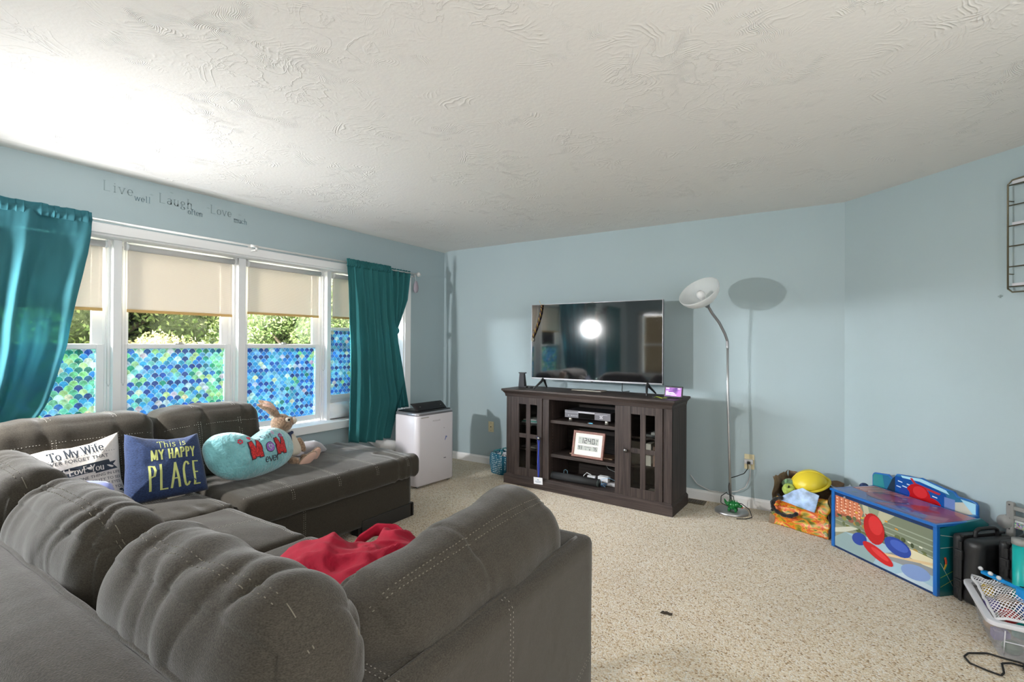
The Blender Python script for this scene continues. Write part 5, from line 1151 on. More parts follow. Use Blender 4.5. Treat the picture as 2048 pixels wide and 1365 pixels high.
# plush rabbit (a plain stuffed bunny)
BR = mat('brown_plush', (.30, .195, .125), .95, bump=(120, 1.0, .006), var=(70, .45), sheen=.5); CR = mat('cream_plush', (.62, .56, .46), .95, bump=(140, .8, .004), sheen=.5); PK = mat('pink_cloth', (.60, .38, .30), .8, sheen=.3); NVC = mat('navy_felt', (.03, .045, .10), .9)
rb = thing('plush_rabbit', 'brown and cream stuffed rabbit with long ears leaning against the heart pillow', 'stuffed animal', (.62, -2.40, .485))
def skin_body(name, m, parent, chain, edges, radii, sub=2):
    me = bpy.data.meshes.new(name); me.from_pydata(chain, edges, []); o = bpy.data.objects.new(name, me); COL.objects.link(o); o.parent = parent
    sm = o.modifiers.new('skin', 'SKIN'); 
    if not me.skin_vertices: 
        bm = bmesh.new(); bm.from_mesh(me); bm.verts.layers.skin.verify(); bm.to_mesh(me); bm.free()
    for v, r in zip(me.skin_vertices[0].data, radii): v.radius = (r, r)
    me.skin_vertices[0].data[0].use_root = True
    s = o.modifiers.new('sub', 'SUBSURF'); s.levels = s.render_levels = sub; sm.use_smooth_shade = True; me.materials.append(m); return o
skin_body('body', CR, rb, [(.02, .03, .05), (.015, .02, .12), (.0, .0, .19), (-.005, -.03, .235)], [(0, 1), (1, 2), (2, 3)], [.062, .055, .042, .035])
b = MB(); Mh = Matrix.Translation((.0, -.055, .300)) @ Matrix.Rotation(R(12), 4, 'X')
b.ball((0, -.012, 0), (.058, .070, .066), 24, M=Mh); b.ball((0, .045, -.008), (.040, .045, .038), 18, M=Mh); b.ball((.018, .006, -.022), (.040, .05, .04), 16, M=Mh); hd = b.build('head', BR, rb)
b = MB(); b.ball((.020, .074, -.008), (.026, .020, .024), 16, M=Mh); b.ball((-.018, .074, -.008), (.022, .020, .022), 16, M=Mh); b.build('muzzle', CR, rb)
b = MB(); b.ball((.047, .012, .020), (.012, .022, .018), 14, M=Mh); b.build('eye_patch', CR, rb)
b = MB(); b.ball((.0565, .017, .021), (.007, .010, .009), 12, M=Mh); b.build('eye', mat('toy_eye', (.01, .01, .01), .1), rb)
b = MB(); b.ball((.004, .092, .010), (.010, .006, .006), 10, M=Mh); b.build('nose', mat('nose_pink', (.45, .25, .2), .6), rb)
for s, off in ((1, 0), (-1, .035)):
    b = MB(); e0 = Vector((.012 * s, -.085, .345)); e1 = Vector((-.03 + .02 * s, -.235 + off, .445 + off * .6))
    ctr = lerp_path([e0, e0.lerp(e1, .5) + Vector((0, .0, .022)), e1], 14); b.tube(ctr, [.012, .018, .024, .028, .030, .031, .030, .028, .026, .023, .019, .014, .009, .004], 12); b.build('ear', BR, rb)
    b = MB(); b.tube([p + Vector((.013, .006, .003)) for p in ctr[2:12]], [.006, .012, .015, .018, .019, .018, .016, .013, .010, .005], 10); b.build('inner_ear', PK, rb)
b = MB(); 
b.tube([Vector((.0 + .040 * math.cos(R(a)), -.028 + .040 * math.sin(R(a)), .222 + .004 * math.sin(R(a * 2)))) for a in range(0, 360, 24)], .011, 10, closed=True); b.build('neck_ribbon', NVC, rb)
b = MB(); b.grid(lambda u, v: (.045 + .022 * math.sin(v * 2.4) + .003 * u, -.035 + (u - .5) * .03 - .005 * v, .225 - v * .15), 6, 10); b.build('ribbon_tail', NVC, rb, solid=.004)
skin_body('arm', BR, rb, [(.02, .045, .18), (.035, .075, .13), (.05, .085, .075)], [(0, 1), (1, 2)], [.024, .022, .018]); skin_body('arm', BR, rb, [(.035, -.04, .18), (.06, -.055, .12), (.07, -.05, .07)], [(0, 1), (1, 2)], [.024, .022, .018])
skin_body('leg', BR, rb, [(.03, -.03, .04), (.09, -.02, .038), (.12, .0, .035)], [(0, 1), (1, 2)], [.034, .030, .024]); skin_body('leg', BR, rb, [(.03, .06, .035), (.06, .10, .035), (.07, .14, .03)], [(0, 1), (1, 2)], [.032, .026, .022])
for (c, rx, tlt) in (((.140, .045, .040), .082, 38), ((.075, .150, .045), .066, 55)):
    Mf = Matrix.Translation(c) @ Matrix.Rotation(R(-20), 4, 'Z') @ Matrix.Rotation(R(tlt), 4, 'X'); b = MB(); b.ball((0, 0, 0), (.022, rx, .034), 18, M=Mf); b.build('foot', BR, rb)
    b = MB(); b.ball((.011, 0, 0), (.016, rx * .9, .029), 18, M=Mf); b.build('foot_sole', PK, rb)
# grey plush dolphin
GY = mat('grey_plush', (.36, .34, .36), .9, bump=(150, .5, .003), sheen=.5)
dl = thing('plush_dolphin', 'small grey stuffed dolphin lying on the chaise behind the rabbit', 'stuffed animal', (.56, -2.20, .487))
b = MB(); b.tube([(-.10, -.14, .045), (-.05, -.10, .055), (0, -.04, .062), (0, .04, .060), (-.01, .09, .048), (-.015, .130, .034), (-.018, .165, .026)], [.012, .040, .060, .058, .044, .026, .006], 20); b.build('body', GY, dl)
b = MB(); b.tube([(.012, -.02, .022), (.012, .05, .022), (.0, .10, .018), (-.01, .14, .018)], [.028, .032, .024, .008], 14); b.build('belly', mat('dark_grey_plush', (.13, .12, .12), .9), dl)
b = MB(); b.ball((.040, .058, .052), .006, 10); b.build('eye', mat('toy_eye', (.01, .01, .01)), dl)
b = MB(); b.add([(0, -.03, .115), (0, .02, .112), (-.02, -.05, .15), (.006, -.02, .112)], [(0, 1, 2), (0, 2, 3), (1, 3, 2)]); b.build('fin', GY, dl, subsurf=1)
# small things on the seats
t = thing('hair_clip', 'small white and brown clip lying below the navy pillow', 'clip', (.80, -3.20, .489)); b = MB(); b.box(-.008, .008, -.045, .045, 0, .010).box(-.012, .012, -.035, .03, .010, .016); b.build('clip_body', mat('clip_white', (.55, .52, .46), .4), t, bevel=.003); b = MB(); b.cyl((0, -.05, .008), (0, -.042, .008), .006, 10); b.build('hinge', mat('clip_brown', (.12, .08, .05), .4), t)
t = thing('paper_scrap', 'white tag showing under the right edge of the heart pillow', 'tag', (.735, -2.47, .488)); b = MB(); b.grid(lambda u, v: ((u - .5) * .035 + .02 * v, (v - .5) * .10, .004 + .008 * math.sin(v * 3)), 4, 8); b.build('paper', mat('paper_white', (.7, .7, .68)), t, solid=.001)
# crimson blanket
CRM = mat('crimson_fleece', (.33, .002, .024), .95, bump=(260, .4, .002), sheen=.02, var=(30, .12))
bl = thing('blanket', 'crumpled crimson red fleece blanket on the seat beside the arm cushion', 'blanket')
ol = smooth_outline([(2.07, -3.36), (2.15, -3.26), (2.25, -3.20), (2.33, -3.12), (2.30, -3.02), (2.38, -2.965), (2.47, -3.0), (2.56, -2.995), (2.66, -2.95), (2.78, -3.02), (2.82, -3.3), (2.80, -3.6), (2.70, -3.77), (2.45, -3.75), (2.28, -3.62), (2.15, -3.50)], 5)
cx = sum(p[0] for p in ol) / len(ol); cy = sum(p[1] for p in ol) / len(ol); k = len(ol); vs = []; fs = []; NR = 46
for i in range(NR + 1):
    s = i / NR
    for (x, y) in ol:
        X_, Y_ = cx + (x - cx) * s, cy + (y - cy) * s; d = Vector((X_, Y_, 0))
        fold = (1 - abs(noise.noise(Vector((X_ * 5.2 + .6 * Y_, Y_ * 2.4, 3))))) ** 3 * .060 + .035 * noise.noise(Vector((X_ * 4, Y_ * 4, 9))) + .016 * (1 - abs(noise.noise(Vector((X_ * 9, Y_ * 13, 5))))) ** 4
        z = .497 + (.062 + fold) * (1 - s ** 3.5) ** .7 + .004
        if Y_ > -3.075: z -= (Y_ + 3.075) * .25
        vs.append((X_, Y_, z))
for i in range(NR):
    for j in range(k): fs.append((i * k + j, (i + 1) * k + j, (i + 1) * k + (j + 1) % k, i * k + (j + 1) % k))
b = MB(); b.add(vs, fs, smooth=True); b.build('fleece', CRM, bl, weld=True, solid=.008)
b = MB(); ep = lerp_path([(2.22, -3.20, .50), (2.18, -3.10, .54), (2.20, -3.02, .57), (2.27, -2.97, .565), (2.36, -2.985, .54), (2.42, -3.02, .52)], 40)
b.grid(lambda u, v: tuple(ep[min(39, int(u * 39))] + Vector((0, .0, -.045 * v)) + Vector((.012 * math.sin(v * 3), -.02 * v, 0))), 39, 6); b.build('hem', CRM, bl, solid=.008)

# ================================================================ CARPET STAIN SCRAP
t = thing('fabric_scrap', 'small dark brown scrap lying alone on the open carpet', 'scrap', (3.165, -2.003, 0)); b = MB()
ol = [(-.028, -.012), (-.022, .012), (-.012, .008), (-.002, .016), (.012, .010), (.026, .014), (.028, .0), (.018, -.012), (.006, -.008), (-.01, -.016)]
b.add([(x, y, .003) for x, y in ol] + [(x, y, .0065 + .001 * fn(x * 90, y * 90)) for x, y in ol], [tuple(range(10, 20))] + [(i, (i + 1) % 10, (i + 1) % 10 + 10, i + 10) for i in range(10)]); b.build('scrap', mat('brown_scrap', (.06, .045, .03), .9, var=(220, .9), bump=(300, .8, .002)), t)

# ================================================================ TOY BOX BENCH (own frame: x along the front, y to the wall)
TY_O = (3.874, -.543, 0); TY_A = math.atan2(-.7253, .6884)
def tyon(name, label, cat, x, y, z, rz=0, group=None):
    ca, sa = math.cos(TY_A), math.sin(TY_A); return thing(name, label, cat, (TY_O[0] + x * ca - y * sa, TY_O[1] + x * sa + y * ca, z), TY_A + rz, group)
tb = tyon('toy_box_bench', 'blue wooden toy box bench with a colourful city picture and shaped backboard', 'toy box', 0, 0, 0)
BLU = mat('blue_lacquer', (.006, .13, .46), .3, coat=.4); PICT = mat('printed_board', (1, 1, 1), .25, attr='Col', coat=.5)
BW, BH = .677, .385
def poly(b, y, pts, col, f=1.0):
    c = srgb(col) if isinstance(col, str) else col; b.add([(x, y, z) for x, z in pts], [tuple(range(len(pts)))], 0, c)
def ell(b, y, cx, cz, rx, rz, col, rot=0, n=20): poly(b, y, [(cx + rx * math.cos(R(k * 360 / n)) * math.cos(rot) - rz * math.sin(R(k * 360 / n)) * math.sin(rot), cz + rx * math.cos(R(k * 360 / n)) * math.sin(rot) + rz * math.sin(R(k * 360 / n)) * math.cos(rot)) for k in range(n)], col)
b = MB(); b.box(.018, BW - .014, .006, .018, .012, BH - .03, 0, srgb('8f9078'))
rn = random.Random(3); L0 = .0055
def clampP(pts): return [(min(max(x, .019), BW - .015), min(max(z, .013), BH - .031)) for x, z in pts]
def pp_(pts, col, lay): poly(b, .006 - .00025 * lay, clampP(pts), col)
pp_([(.018, .16), (.66, .16), (.66, .35), (.018, .35)], '77806c', 1)                                    # street seen from above
for k in range(5): pp_([(.018, .185 + k * .028), (.66, .165 + k * .030), (.66, .172 + k * .03), (.018, .190 + k * .028)], '9aa592', 2)
pp_([(.018, .352), (.018, .235), (.10, .225), (.21, .245), (.23, .30), (.19, .352)], 'cd7a58', 3)            # brick block
for k in range(6): pp_([(.018 + k * .035, .352), (.03 + k * .036, .23), (.034 + k * .036, .23), (.023 + k * .035, .352)], '8c4430', 4)
for r_ in range(5):
    for k in range(6): pp_([(.03 + k * .033, .25 + r_ * .02), (.042 + k * .033, .25 + r_ * .02), (.042 + k * .033, .257 + r_ * .02), (.03 + k * .033, .257 + r_ * .02)], 'f0c9a8', 5)
for k in range(4): ell(b, .0045, .03 + k * .055, .222 + .004 * (k % 2), .022, .018, '9a5a48')
pp_([(.22, .352), (.25, .24), (.32, .235), (.44, .352)], 'b7b59a', 3); pp_([(.26, .352), (.29, .25), (.31, .25), (.34, .352)], '8f9a80', 4)
for k in range(26): x = rn.uniform(.03, .62); z = rn.uniform(.17, .24); ell(b, .0044 - .00001 * k, x, z, rn.uniform(.008, .022), rn.uniform(.006, .014), rn.choice(['4e5a34', '6f7440', '8a8a4c', '5f6a48', '3f4a30', 'a58a4a']))
for k in range(12): x = rn.uniform(.05, .6); z = rn.uniform(.20, .30); pp_([(x, z), (x + .018, z - .002), (x + .019, z + .006), (x + .001, z + .008)], rn.choice(['d8902c', 'd9c23a', '3c63a0', 'e0e0d0', 'b04a34']), 8)
pp_([(.45, .20), (.66, .19), (.66, .13), (.50, .15)], 'd9d2b0', 8); pp_([(.42, .165), (.66, .115), (.66, .09), (.44, .14)], 'b08a5c', 9); pp_([(.018, .13), (.14, .18), (.20, .185), (.10, .13), (.018, .10)], 'c6c8b8', 8)
pp_([(.018, .012), (.66, .012), (.66, .12), (.45, .155), (.30, .165), (.10, .13), (.018, .07)], '9dbccb', 10)   # pale ledge in front
pp_([(.018, .012), (.30, .012), (.34, .09), (.10, .13), (.018, .07)], '8ea6a8', 11); pp_([(.30, .07), (.66, .10), (.66, .14), (.42, .13)], '8a8f92', 11); pp_([(.36, .09), (.66, .155), (.66, .17), (.34, .10)], 'd8bd92', 12)
ell(b, .0028, .56, .075, .085, .042, '7c96c8', .2); pp_([(.44, .012), (.66, .012), (.66, .04), (.50, .05)], 'b8cbd4', 12)
# plain red and blue rounded shapes in place of the printed figure
D0 = .0024
ell(b, D0, .305, .225, .070, .092, 'b8141a', .15); ell(b, D0 - .0002, .315, .250, .046, .056, 'd22a2e', .2); ell(b, D0, .455, .175, .082, .050, '23439c', -.1); ell(b, D0 - .0002, .465, .185, .055, .028, '3a5cb8', -.1)
ell(b, D0, .205, .125, .055, .038, '23439c', .4); ell(b, D0 - .0002, .330, .085, .105, .036, 'c41a20', -.3); ell(b, D0 - .0003, .345, .088, .060, .016, 'dc3a3c', -.3)
b.build('front_panel', PICT, tb)
for x0, x1 in ((-.004, .020), (BW - .018, BW + .004)):
    c = MB(); c.box(x0, x1, -.004, .020, 0, BH - .012); c.build('corner_post', BLU, tb, bevel=.004)
for z0_, z1_ in ((BH - .036, BH - .012), (0, .012)): c = MB(); c.box(.02, BW - .018, .003, .016, z0_, z1_); c.build('front_rail', mat('dark_blue_paint', (.004, .03, .12), .4), tb)
# side panel, teal with drawn lines
SP_ = MB(); side = [(.016, 0), (.20, 0), (.30, .04), (.345, .12), (.345, .37), (.30, .40), (.016, BH - .02)]
vsd = [(BW - .012, y, z) for y, z in side] + [(BW + .004, y, z) for y, z in side]; n_ = len(side)
SP_.add(vsd, [tuple(range(n_))[::-1], tuple(range(n_, 2 * n_))] + [(i, (i + 1) % n_, (i + 1) % n_ + n_, i + n_) for i in range(n_)], 0, srgb('0f6a72'))
def sline(y0, z0, y1, z1, w, col): 
    d = Vector((0, y1 - y0, z1 - z0)).normalized(); n2 = Vector((0, -d.z, d.y)) * w; a = Vector((BW + .0046, y0, z0)); c2 = Vector((BW + .0046, y1, z1)); SP_.add([a - n2, c2 - n2, c2 + n2, a + n2], [(0, 1, 2, 3)], 0, srgb(col))
for l in ((.02, .33, .30, .28, .0015, 'b9c6bc'), (.02, .26, .34, .26, .0015, 'c2cfc6'), (.02, .10, .30, .20, .0012, 'a9d04a'), (.02, .05, .2, .12, .001, 'c8d85a'), (.10, .02, .22, .20, .001, 'a9d04a'), (.02, .18, .12, .02, .001, 'd8e4d8'), (.18, .22, .2, .04, .001, '9cc850')): sline(*l)
SP_.build('side_panel', PICT, tb)
c = MB(); c.box(-.002, .014, .016, .345, 0, BH - .02); c.build('side_panel', BLU, tb, bevel=.002)
c = MB(); c.box(.0, BW, .335, .347, .02, .30); c.build('rear_panel', BLU, tb)
# lid with print
c = MB(); vs = [(-.010, -.012), (BW + .010, -.012), (BW - .005, .322), (.0, .340)]
c.add([(x, y, BH - .012) for x, y in vs] + [(x, y, BH + .004) for x, y in vs], [(0, 3, 2, 1), (4, 5, 6, 7)] + [(i, (i + 1) % 4, (i + 1) % 4 + 4, i + 4) for i in range(4)]); lid = c.build('lid', BLU, tb, bevel=.003)
c = MB()
def lp(pts, col, k): c.add([(x, y, BH + .0042 + .0002 * k) for x, y in pts], [tuple(range(len(pts)))], 0, srgb(col))
lp([(.006, .004), (BW - .006, .004), (BW - .02, .312), (.012, .328)], '2a4f9c', 0); lp([(.006, .15), (.20, .13), (.30, .318), (.012, .328)], 'a85a54', 1)
for k in range(7): lp([(.01 + k * .03, .16 + .02 * (k % 2)), (.03 + k * .03, .16), (.035 + k * .04, .31), (.02 + k * .04, .31)], 'c98a80', 2)
lp([(.30, .004), (BW - .008, .004), (BW - .02, .31), (.46, .312), (.40, .20)], '9c1f3a', 2); lp([(.34, .01), (.60, .01), (.56, .09), (.40, .12)], '3a3f9a', 3)
lp([(.24 + .12 * math.cos(R(a)), .17 + .09 * math.sin(R(a))) for a in range(0, 360, 20)], '7a1f3c', 3); lp([(.25 + .09 * math.cos(R(a)), .17 + .06 * math.sin(R(a))) for a in range(0, 360, 20)], 'a03048', 4)
for k in range(5): lp([(.10 + k * .11, .05), (.104 + k * .11, .05), (.115 + k * .11, .08), (.111 + k * .11, .08)], '9fbf60', 5)
c.build('lid_picture', PICT, lid)
# shaped backboard
ob = [(-.046, .30), (-.048, .447), (-.040, .462), (-.030, .469), (.069, .481), (.094, .464), (.110, .470), (.129, .500), (.213, .509), (.270, .508), (.295, .518), (.340, .505), (.398, .497), (.434, .490), (.482, .488), (.501, .465), (.579, .463), (.598, .458), (.608, .445), (.608, .30)]
c = MB(); c.prism(ob, .372, .388); bb = c.build('backboard', BLU, tb, bevel=.004)
c = MB()
def bp_(pts, col, k): poly(c, .3715 - .0002 * k, pts, col)
inn = [(-.040, .31), (-.041, .445), (-.028, .461), (.069, .473), (.094, .456), (.131, .492), (.213, .501), (.270, .500), (.295, .510), (.340, .497), (.434, .483), (.480, .480), (.498, .458), (.579, .456), (.598, .450), (.600, .31)]
bp_(inn, '2a6f96', 0); bp_([(-.040, .31), (-.041, .445), (-.028, .461), (.03, .467), (.06, .31)], '2f8a92', 1); bp_([(.03, .31), (.10, .459), (.13, .49), (.15, .31)], '24384c', 1)
bp_([(.12, .31), (.12, .485), (.30, .490), (.44, .455), (.47, .31)], '1450a0', 2); bp_([(.16, .498), (.295, .510), (.44, .482), (.46, .46), (.28, .49), (.17, .485)], 'a8dcec', 3)
bp_([(.22, .497), (.25, .46), (.40, .44), (.41, .452), (.26, .474), (.235, .5)], 'b03038', 4); bp_([(.50, .31), (.47, .42), (.56, .448), (.598, .448), (.60, .31)], 'c9c9bc', 3); bp_([(.52, .455), (.60, .45), (.60, .37)], 'a9dcf0', 4); bp_([(.43, .31), (.43, .44), (.49, .44), (.49, .31)], '6f86c0', 4)
for x, z in ((.14, .455), (.17, .43), (.13, .42), (.20, .45), (.36, .42)): bp_([(x, z), (x + .03, z - .003), (x + .03, z + .003), (x, z + .006)], 'd6ecf4', 5)
def be(cx, cz, rx, rz, col, rot, k): ell(c, .3715 - .0002 * k, cx, cz, rx, rz, col, rot)
be(.275, .410, .075, .060, 'b8141a', -.1, 6); be(.285, .425, .045, .036, 'd22a2e', 0, 7); be(.185, .395, .035, .030, '23439c', 0, 7); be(.365, .375, .050, .034, 'b8141a', -.2, 7)
c.build('backboard_picture', PICT, bb)
c = MB(); c.box(-.03, .01, .345, .372, .30, .38).box(.59, .62, .32, .372, .34, .39); c.build('hinge_block', BLU, tb, bevel=.003)
b = MB(); b.cyl((.10, -.006, BH - .03), (.10, .002, BH - .03), .006, 12); b.build('screw_cap', mat('grey_cap', (.4, .4, .4), .4), tb)

# ================================================================ BLACK HARD CASES
CAS = mat('black_case_plastic', (.014, .014, .015), .42, bump=(300, .25, .0006))
def hard_case(label, x0, x1, y0, y1, h, lid_w, rz=0):
    t = tyon('hard_case', label, 'case', x0, y0, 0, rz, 'black hard cases by the toy box'); W_, D_ = x1 - x0, y1 - y0
    o = soft_box('case_lid', CAS, t, (0, lid_w), (0.004, D_ - .004), (.004, h), .018, step=.02); 
    o = soft_box('case_body', CAS, t, (lid_w + .003, W_), (0, D_), (.004, h - .006), .030, step=.02)
    b = MB(); b.box(lid_w - .004, lid_w + .012, -.005, .003, .01, h - .03); b.box(lid_w - .004, lid_w + .012, .01, D_ - .01, h - .008, h + .003); b.build('seam_rib', CAS, t, bevel=.002)
    for z in (h * .28, h * .72): b = MB(); b.box(lid_w - .018, lid_w + .020, -.014, .0, z - .025, z + .025).box(lid_w - .012, lid_w + .014, -.018, -.012, z - .012, z + .018); b.build('latch', CAS, t, bevel=.003)
    b = MB(); ym = D_ * .5; xc = lid_w + .02; b.tube(lerp_path([(xc, ym - .075, h - .01), (xc, ym - .070, h + .022), (xc, ym - .05, h + .034), (xc, ym + .05, h + .034), (xc, ym + .070, h + .022), (xc, ym + .075, h - .01)], 30), .0095, 10); b.build('handle', CAS, t)
    return t
hard_case('black plastic hard case standing against the side of the toy box', .700, .842, .062, .36, .352, .045)
hard_case('taller black hard case standing behind the first one, nearer the wall', .862, .958, .135, .40, .372, .04)
t = tyon('toy_strap', 'red and yellow strap end caught between the toy box and the black case', 'strap', .690, .045, .14); b = MB(); b.grid(lambda u, v: (-.006 + .006 * math.sin(v * 4), -.004 + u * .012, .07 * (1 - v)), 3, 8, colfn=lambda u, v: (.5, .06, .02) if v < .5 else (.55, .40, .03)); b.build('webbing', mat('webbing', (1, 1, 1), .7, attr='Col'), t, solid=.002)
# grey folding frame and teal tube
GRY = mat('grey_toy_plastic', (.26, .26, .25), .5)
t = tyon('toy_stand', 'grey plastic stand with crossbars and a confetti filled panel leaning behind the black cases', 'toy stand', .727, .412, -.082)
b = MB(); b.box(-.004, .032, -.012, .012, .084, .590); b.build('upright', GRY, t, bevel=.008, bseg=3)
b = MB(); b.tube([(-.008, -.016, .475), (-.008, .016, .475)], .036, 28); b.build('round_joint', GRY, t)
for z in (.560, .510): b = MB(); b.box(.03, .34, -.010, .010, z - .011, z + .011); b.build('crossbar', GRY, t, bevel=.004)
b = MB(); b.box(.30, .335, -.012, .012, .084, .59); b.build('upright', GRY, t, bevel=.008)
CONF = mat('confetti_panel', (.42, .42, .42), .25); N = CONF.node_tree.nodes; L = CONF.node_tree.links; tc = N.new('ShaderNodeTexCoord'); vo = N.new('ShaderNodeTexVoronoi'); vo.inputs['Scale'].default_value = 190; L.new(tc.outputs['Object'], vo.inputs['Vector'])
hs_ = N.new('ShaderNodeHueSaturation'); hs_.inputs['Saturation'].default_value = .8; hs_.inputs['Value'].default_value = .6; L.new(vo.outputs['Color'], hs_.inputs['Color']); L.new(hs_.outputs[0], N['Principled BSDF'].inputs['Base Color'])
b = MB(); b.box(.034, .298, -.006, .006, .455, .485); b.build('confetti_panel', CONF, t)
b = MB(); b.box(.034, .298, -.004, .004, .486, .498); b.build('clear_panel', mat('frosted', (.5, .52, .52), .3), t)
for x, z in ((.014, .575), (.014, .50), (.014, .445)): b = MB(); b.tube([(x, -.0135, z), (x, -.011, z)], .004, 10); b.build('screw', BLACK, t)
t = tyon('toy_tube', 'teal plastic tube with a grey cap standing upright in the storage bin', 'tube', 1.055, .0, 0.006)
b = MB(); b.tube([(0, 0, .0), (0, 0, .425)], .031, 24); b.build('tube_body', mat('teal_plastic', (.0, .36, .34), .35), t)
b = MB(); b.tube([(0, 0, .425), (0, 0, .450)], .034, 24); b.build('cap', GRY, t)

# ================================================================ STORAGE BIN
bn = thing('storage_bin', 'clear plastic storage bin with a white rim full of toys', 'bin', (4.425, -1.60, 0))
BL_, BWD, BHT = .47, .62, .152      # y length, x width
CLR = mat('cloudy_plastic', (.62, .62, .64), .25, alpha=.24)
b = MB(); lo = rrect(.05, BWD - .05, .045, BL_ - .045, .03); hi = rrect(.02, BWD - .02, .018, BL_ - .018, .035); k = len(lo)
vs = [(x, y, .002) for x, y in lo] + [(x, y, BHT) for x, y in hi]; fs = [(i, (i + 1) % k, (i + 1) % k + k, i + k) for i in range(k)] + [tuple(range(k))[::-1]]; b.add(vs, fs, smooth=False); b.build('bin_body', CLR, bn, solid=.003)
b = MB(); o1 = rrect(0, BWD, 0, BL_, .04); o2 = rrect(.028, BWD - .028, .028, BL_ - .028, .03); k = len(o1)
def ring(z0, z1):
    vs = [(x, y, z0) for x, y in o1] + [(x, y, z1) for x, y in o1] + [(x, y, z1) for x, y in o2] + [(x, y, z0) for x, y in o2]
    b.add(vs, [(i + a * k, (i + 1) % k + a * k, (i + 1) % k + ((a + 1) % 4) * k, i + ((a + 1) % 4) * k) for a in range(4) for i in range(k)])
ring(BHT - .006, BHT + .014); b.build('rim', mat('white_bin_plastic', (.66, .66, .70), .35), bn, bevel=.004)
b = MB()
for x0, z0, x1, z1 in ((.06, .02, .06, .13), (.06, .08, .26, .08), (.26, .02, .26, .13)): b.tube([(x0, .018 + (z0 - .13) * -.2, z0), (x1, .018 + (z1 - .13) * -.2, z1)], .0022, 6)
b.build('moulded_lines', mat('white_bin_plastic', (.6, .6, .6)), bn)
cols = [('yellow', (.60, .42, .06)), ('purple', (.16, .12, .38)), ('red', (.42, .04, .03)), ('orange', (.55, .20, .08)), ('blue', (.03, .12, .45)), ('green', (.10, .28, .08)), ('tan', (.42, .26, .15)), ('teal', (.02, .3, .3)), ('peach', (.55, .34, .24)), ('dark green', (.02, .09, .03))]
rn = random.Random(11)
spots = [('yellow', .075, .36, .165, 'block'), ('purple', .06, .22, .15, 'ball'), ('red', .10, .14, .15, 'ball'), ('peach', .20, .09, .16, 'ring'), ('orange', .17, .27, .168, 'block'), ('blue', .16, .17, .165, 'block'), ('tan', .27, .13, .16, 'ball'), ('green', .20, .20, .16, 'block'), ('teal', .20, .35, .17, 'block'), ('red', .25, .25, .165, 'block'), ('tan', .12, .27, .165, 'ball'), ('peach', .30, .20, .15, 'ball'), ('dark green', .10, .10, .03, 'ball'), ('dark green', .20, .10, .03, 'block'), ('tan', .08, .30, .03, 'ball'), ('purple', .08, .18, .04, 'block')]
used_l = {}
place_w = ['at the far left corner', 'by the left rim', 'near the front left corner', 'by the front rim', 'in the middle of the heap', 'right of the middle', 'at the front right', 'close to the centre', 'at the back', 'towards the right', 'just behind the front corner', 'at the right edge']
for i, (cn, x, y, z, kd) in enumerate(spots):
    cc = dict(cols)[cn]; deep = z < .1
    t = thing('toy_' + kd, '%s toy %s %s' % (cn, kd, ('seen through the bin wall low in the bin, ' + ('left' if x < .15 else 'right') if deep else 'under the white net bag, ' + place_w[i])), 'toy', (4.425 + x, -1.60 + y, z), rn.uniform(0, 3), 'small toys in the storage bin')
    b = MB(); m_ = mat('toy_' + cn, cc, .45)
    if kd == 'block': b.box(-.028, .028, -.022, .022, -.018, .022); [b.cyl((a, c_, .022), (a, c_, .027), .008, 10) for a in (-.013, .013) for c_ in (-.009, .009)]
    elif kd == 'ball': b.ball((0, 0, 0), (.036, .032, .030), 16); b.tube([(.034 * math.cos(R(a)), .030 * math.sin(R(a)), .002) for a in range(0, 360, 30)], .0035, 6, closed=True)
    else: b.tube([(.035 * math.cos(R(a)), .035 * math.sin(R(a)), 0) for a in range(0, 360, 24)], .014, 10, closed=True)
    b.build('toy_body', m_, t, bevel=.002 if kd == 'block' else 0)
# white net bag over the toys
NET = bpy.data.materials.new('white_net'); NET.use_nodes = True; N = NET.node_tree.nodes; L = NET.node_tree.links; N.clear()
o_ = N.new('ShaderNodeOutputMaterial'); df = N.new('ShaderNodeBsdfDiffuse'); df.inputs[0].default_value = (.74, .72, .74, 1); tr_ = N.new('ShaderNodeBsdfTransparent'); mx = N.new('ShaderNodeMixShader'); tc = N.new('ShaderNodeTexCoord')
def wv(rot):
    mp = N.new('ShaderNodeMapping'); mp.inputs['Rotation'].default_value = (0, 0, rot); L.new(tc.outputs['Object'], mp.inputs[0]); w = N.new('ShaderNodeTexWave'); w.inputs['Scale'].default_value = 26; w.inputs['Distortion'].default_value = .6; w.inputs['Detail Scale'].default_value = 2; L.new(mp.outputs[0], w.inputs[0])
    g = N.new('ShaderNodeMath'); g.operation = 'GREATER_THAN'; g.inputs[1].default_value = .80; L.new(w.outputs['Fac'], g.inputs[0]); return g.outputs[0]
mxx = N.new('ShaderNodeMath'); mxx.operation = 'MAXIMUM'; L.new(wv(R(35)), mxx.inputs[0]); L.new(wv(R(-35)), mxx.inputs[1]); L.new(mxx.outputs[0], mx.inputs[0]); L.new(tr_.outputs[0], mx.inputs[1]); L.new(df.outputs[0], mx.inputs[2]); L.new(mx.outputs[0], o_.inputs[0])
t = thing('net_bag', 'white net bag spread over the toys in the bin', 'net bag', (4.425, -1.60, 0)); b = MB()
def netf(u, v):
    x = .035 + u * .40 + .012 * fn(v * 6, 3); y = .035 + v * .41; e = min(u, 1 - u, v, 1 - v)
    z = .165 + .050 * min(1, e * 4) + .018 * fn(x * 14, y * 14, 2) + .022 * v * (1 - u)
    return (x, y, z)
b.grid(netf, 50, 50); b.build('net', NET, t)
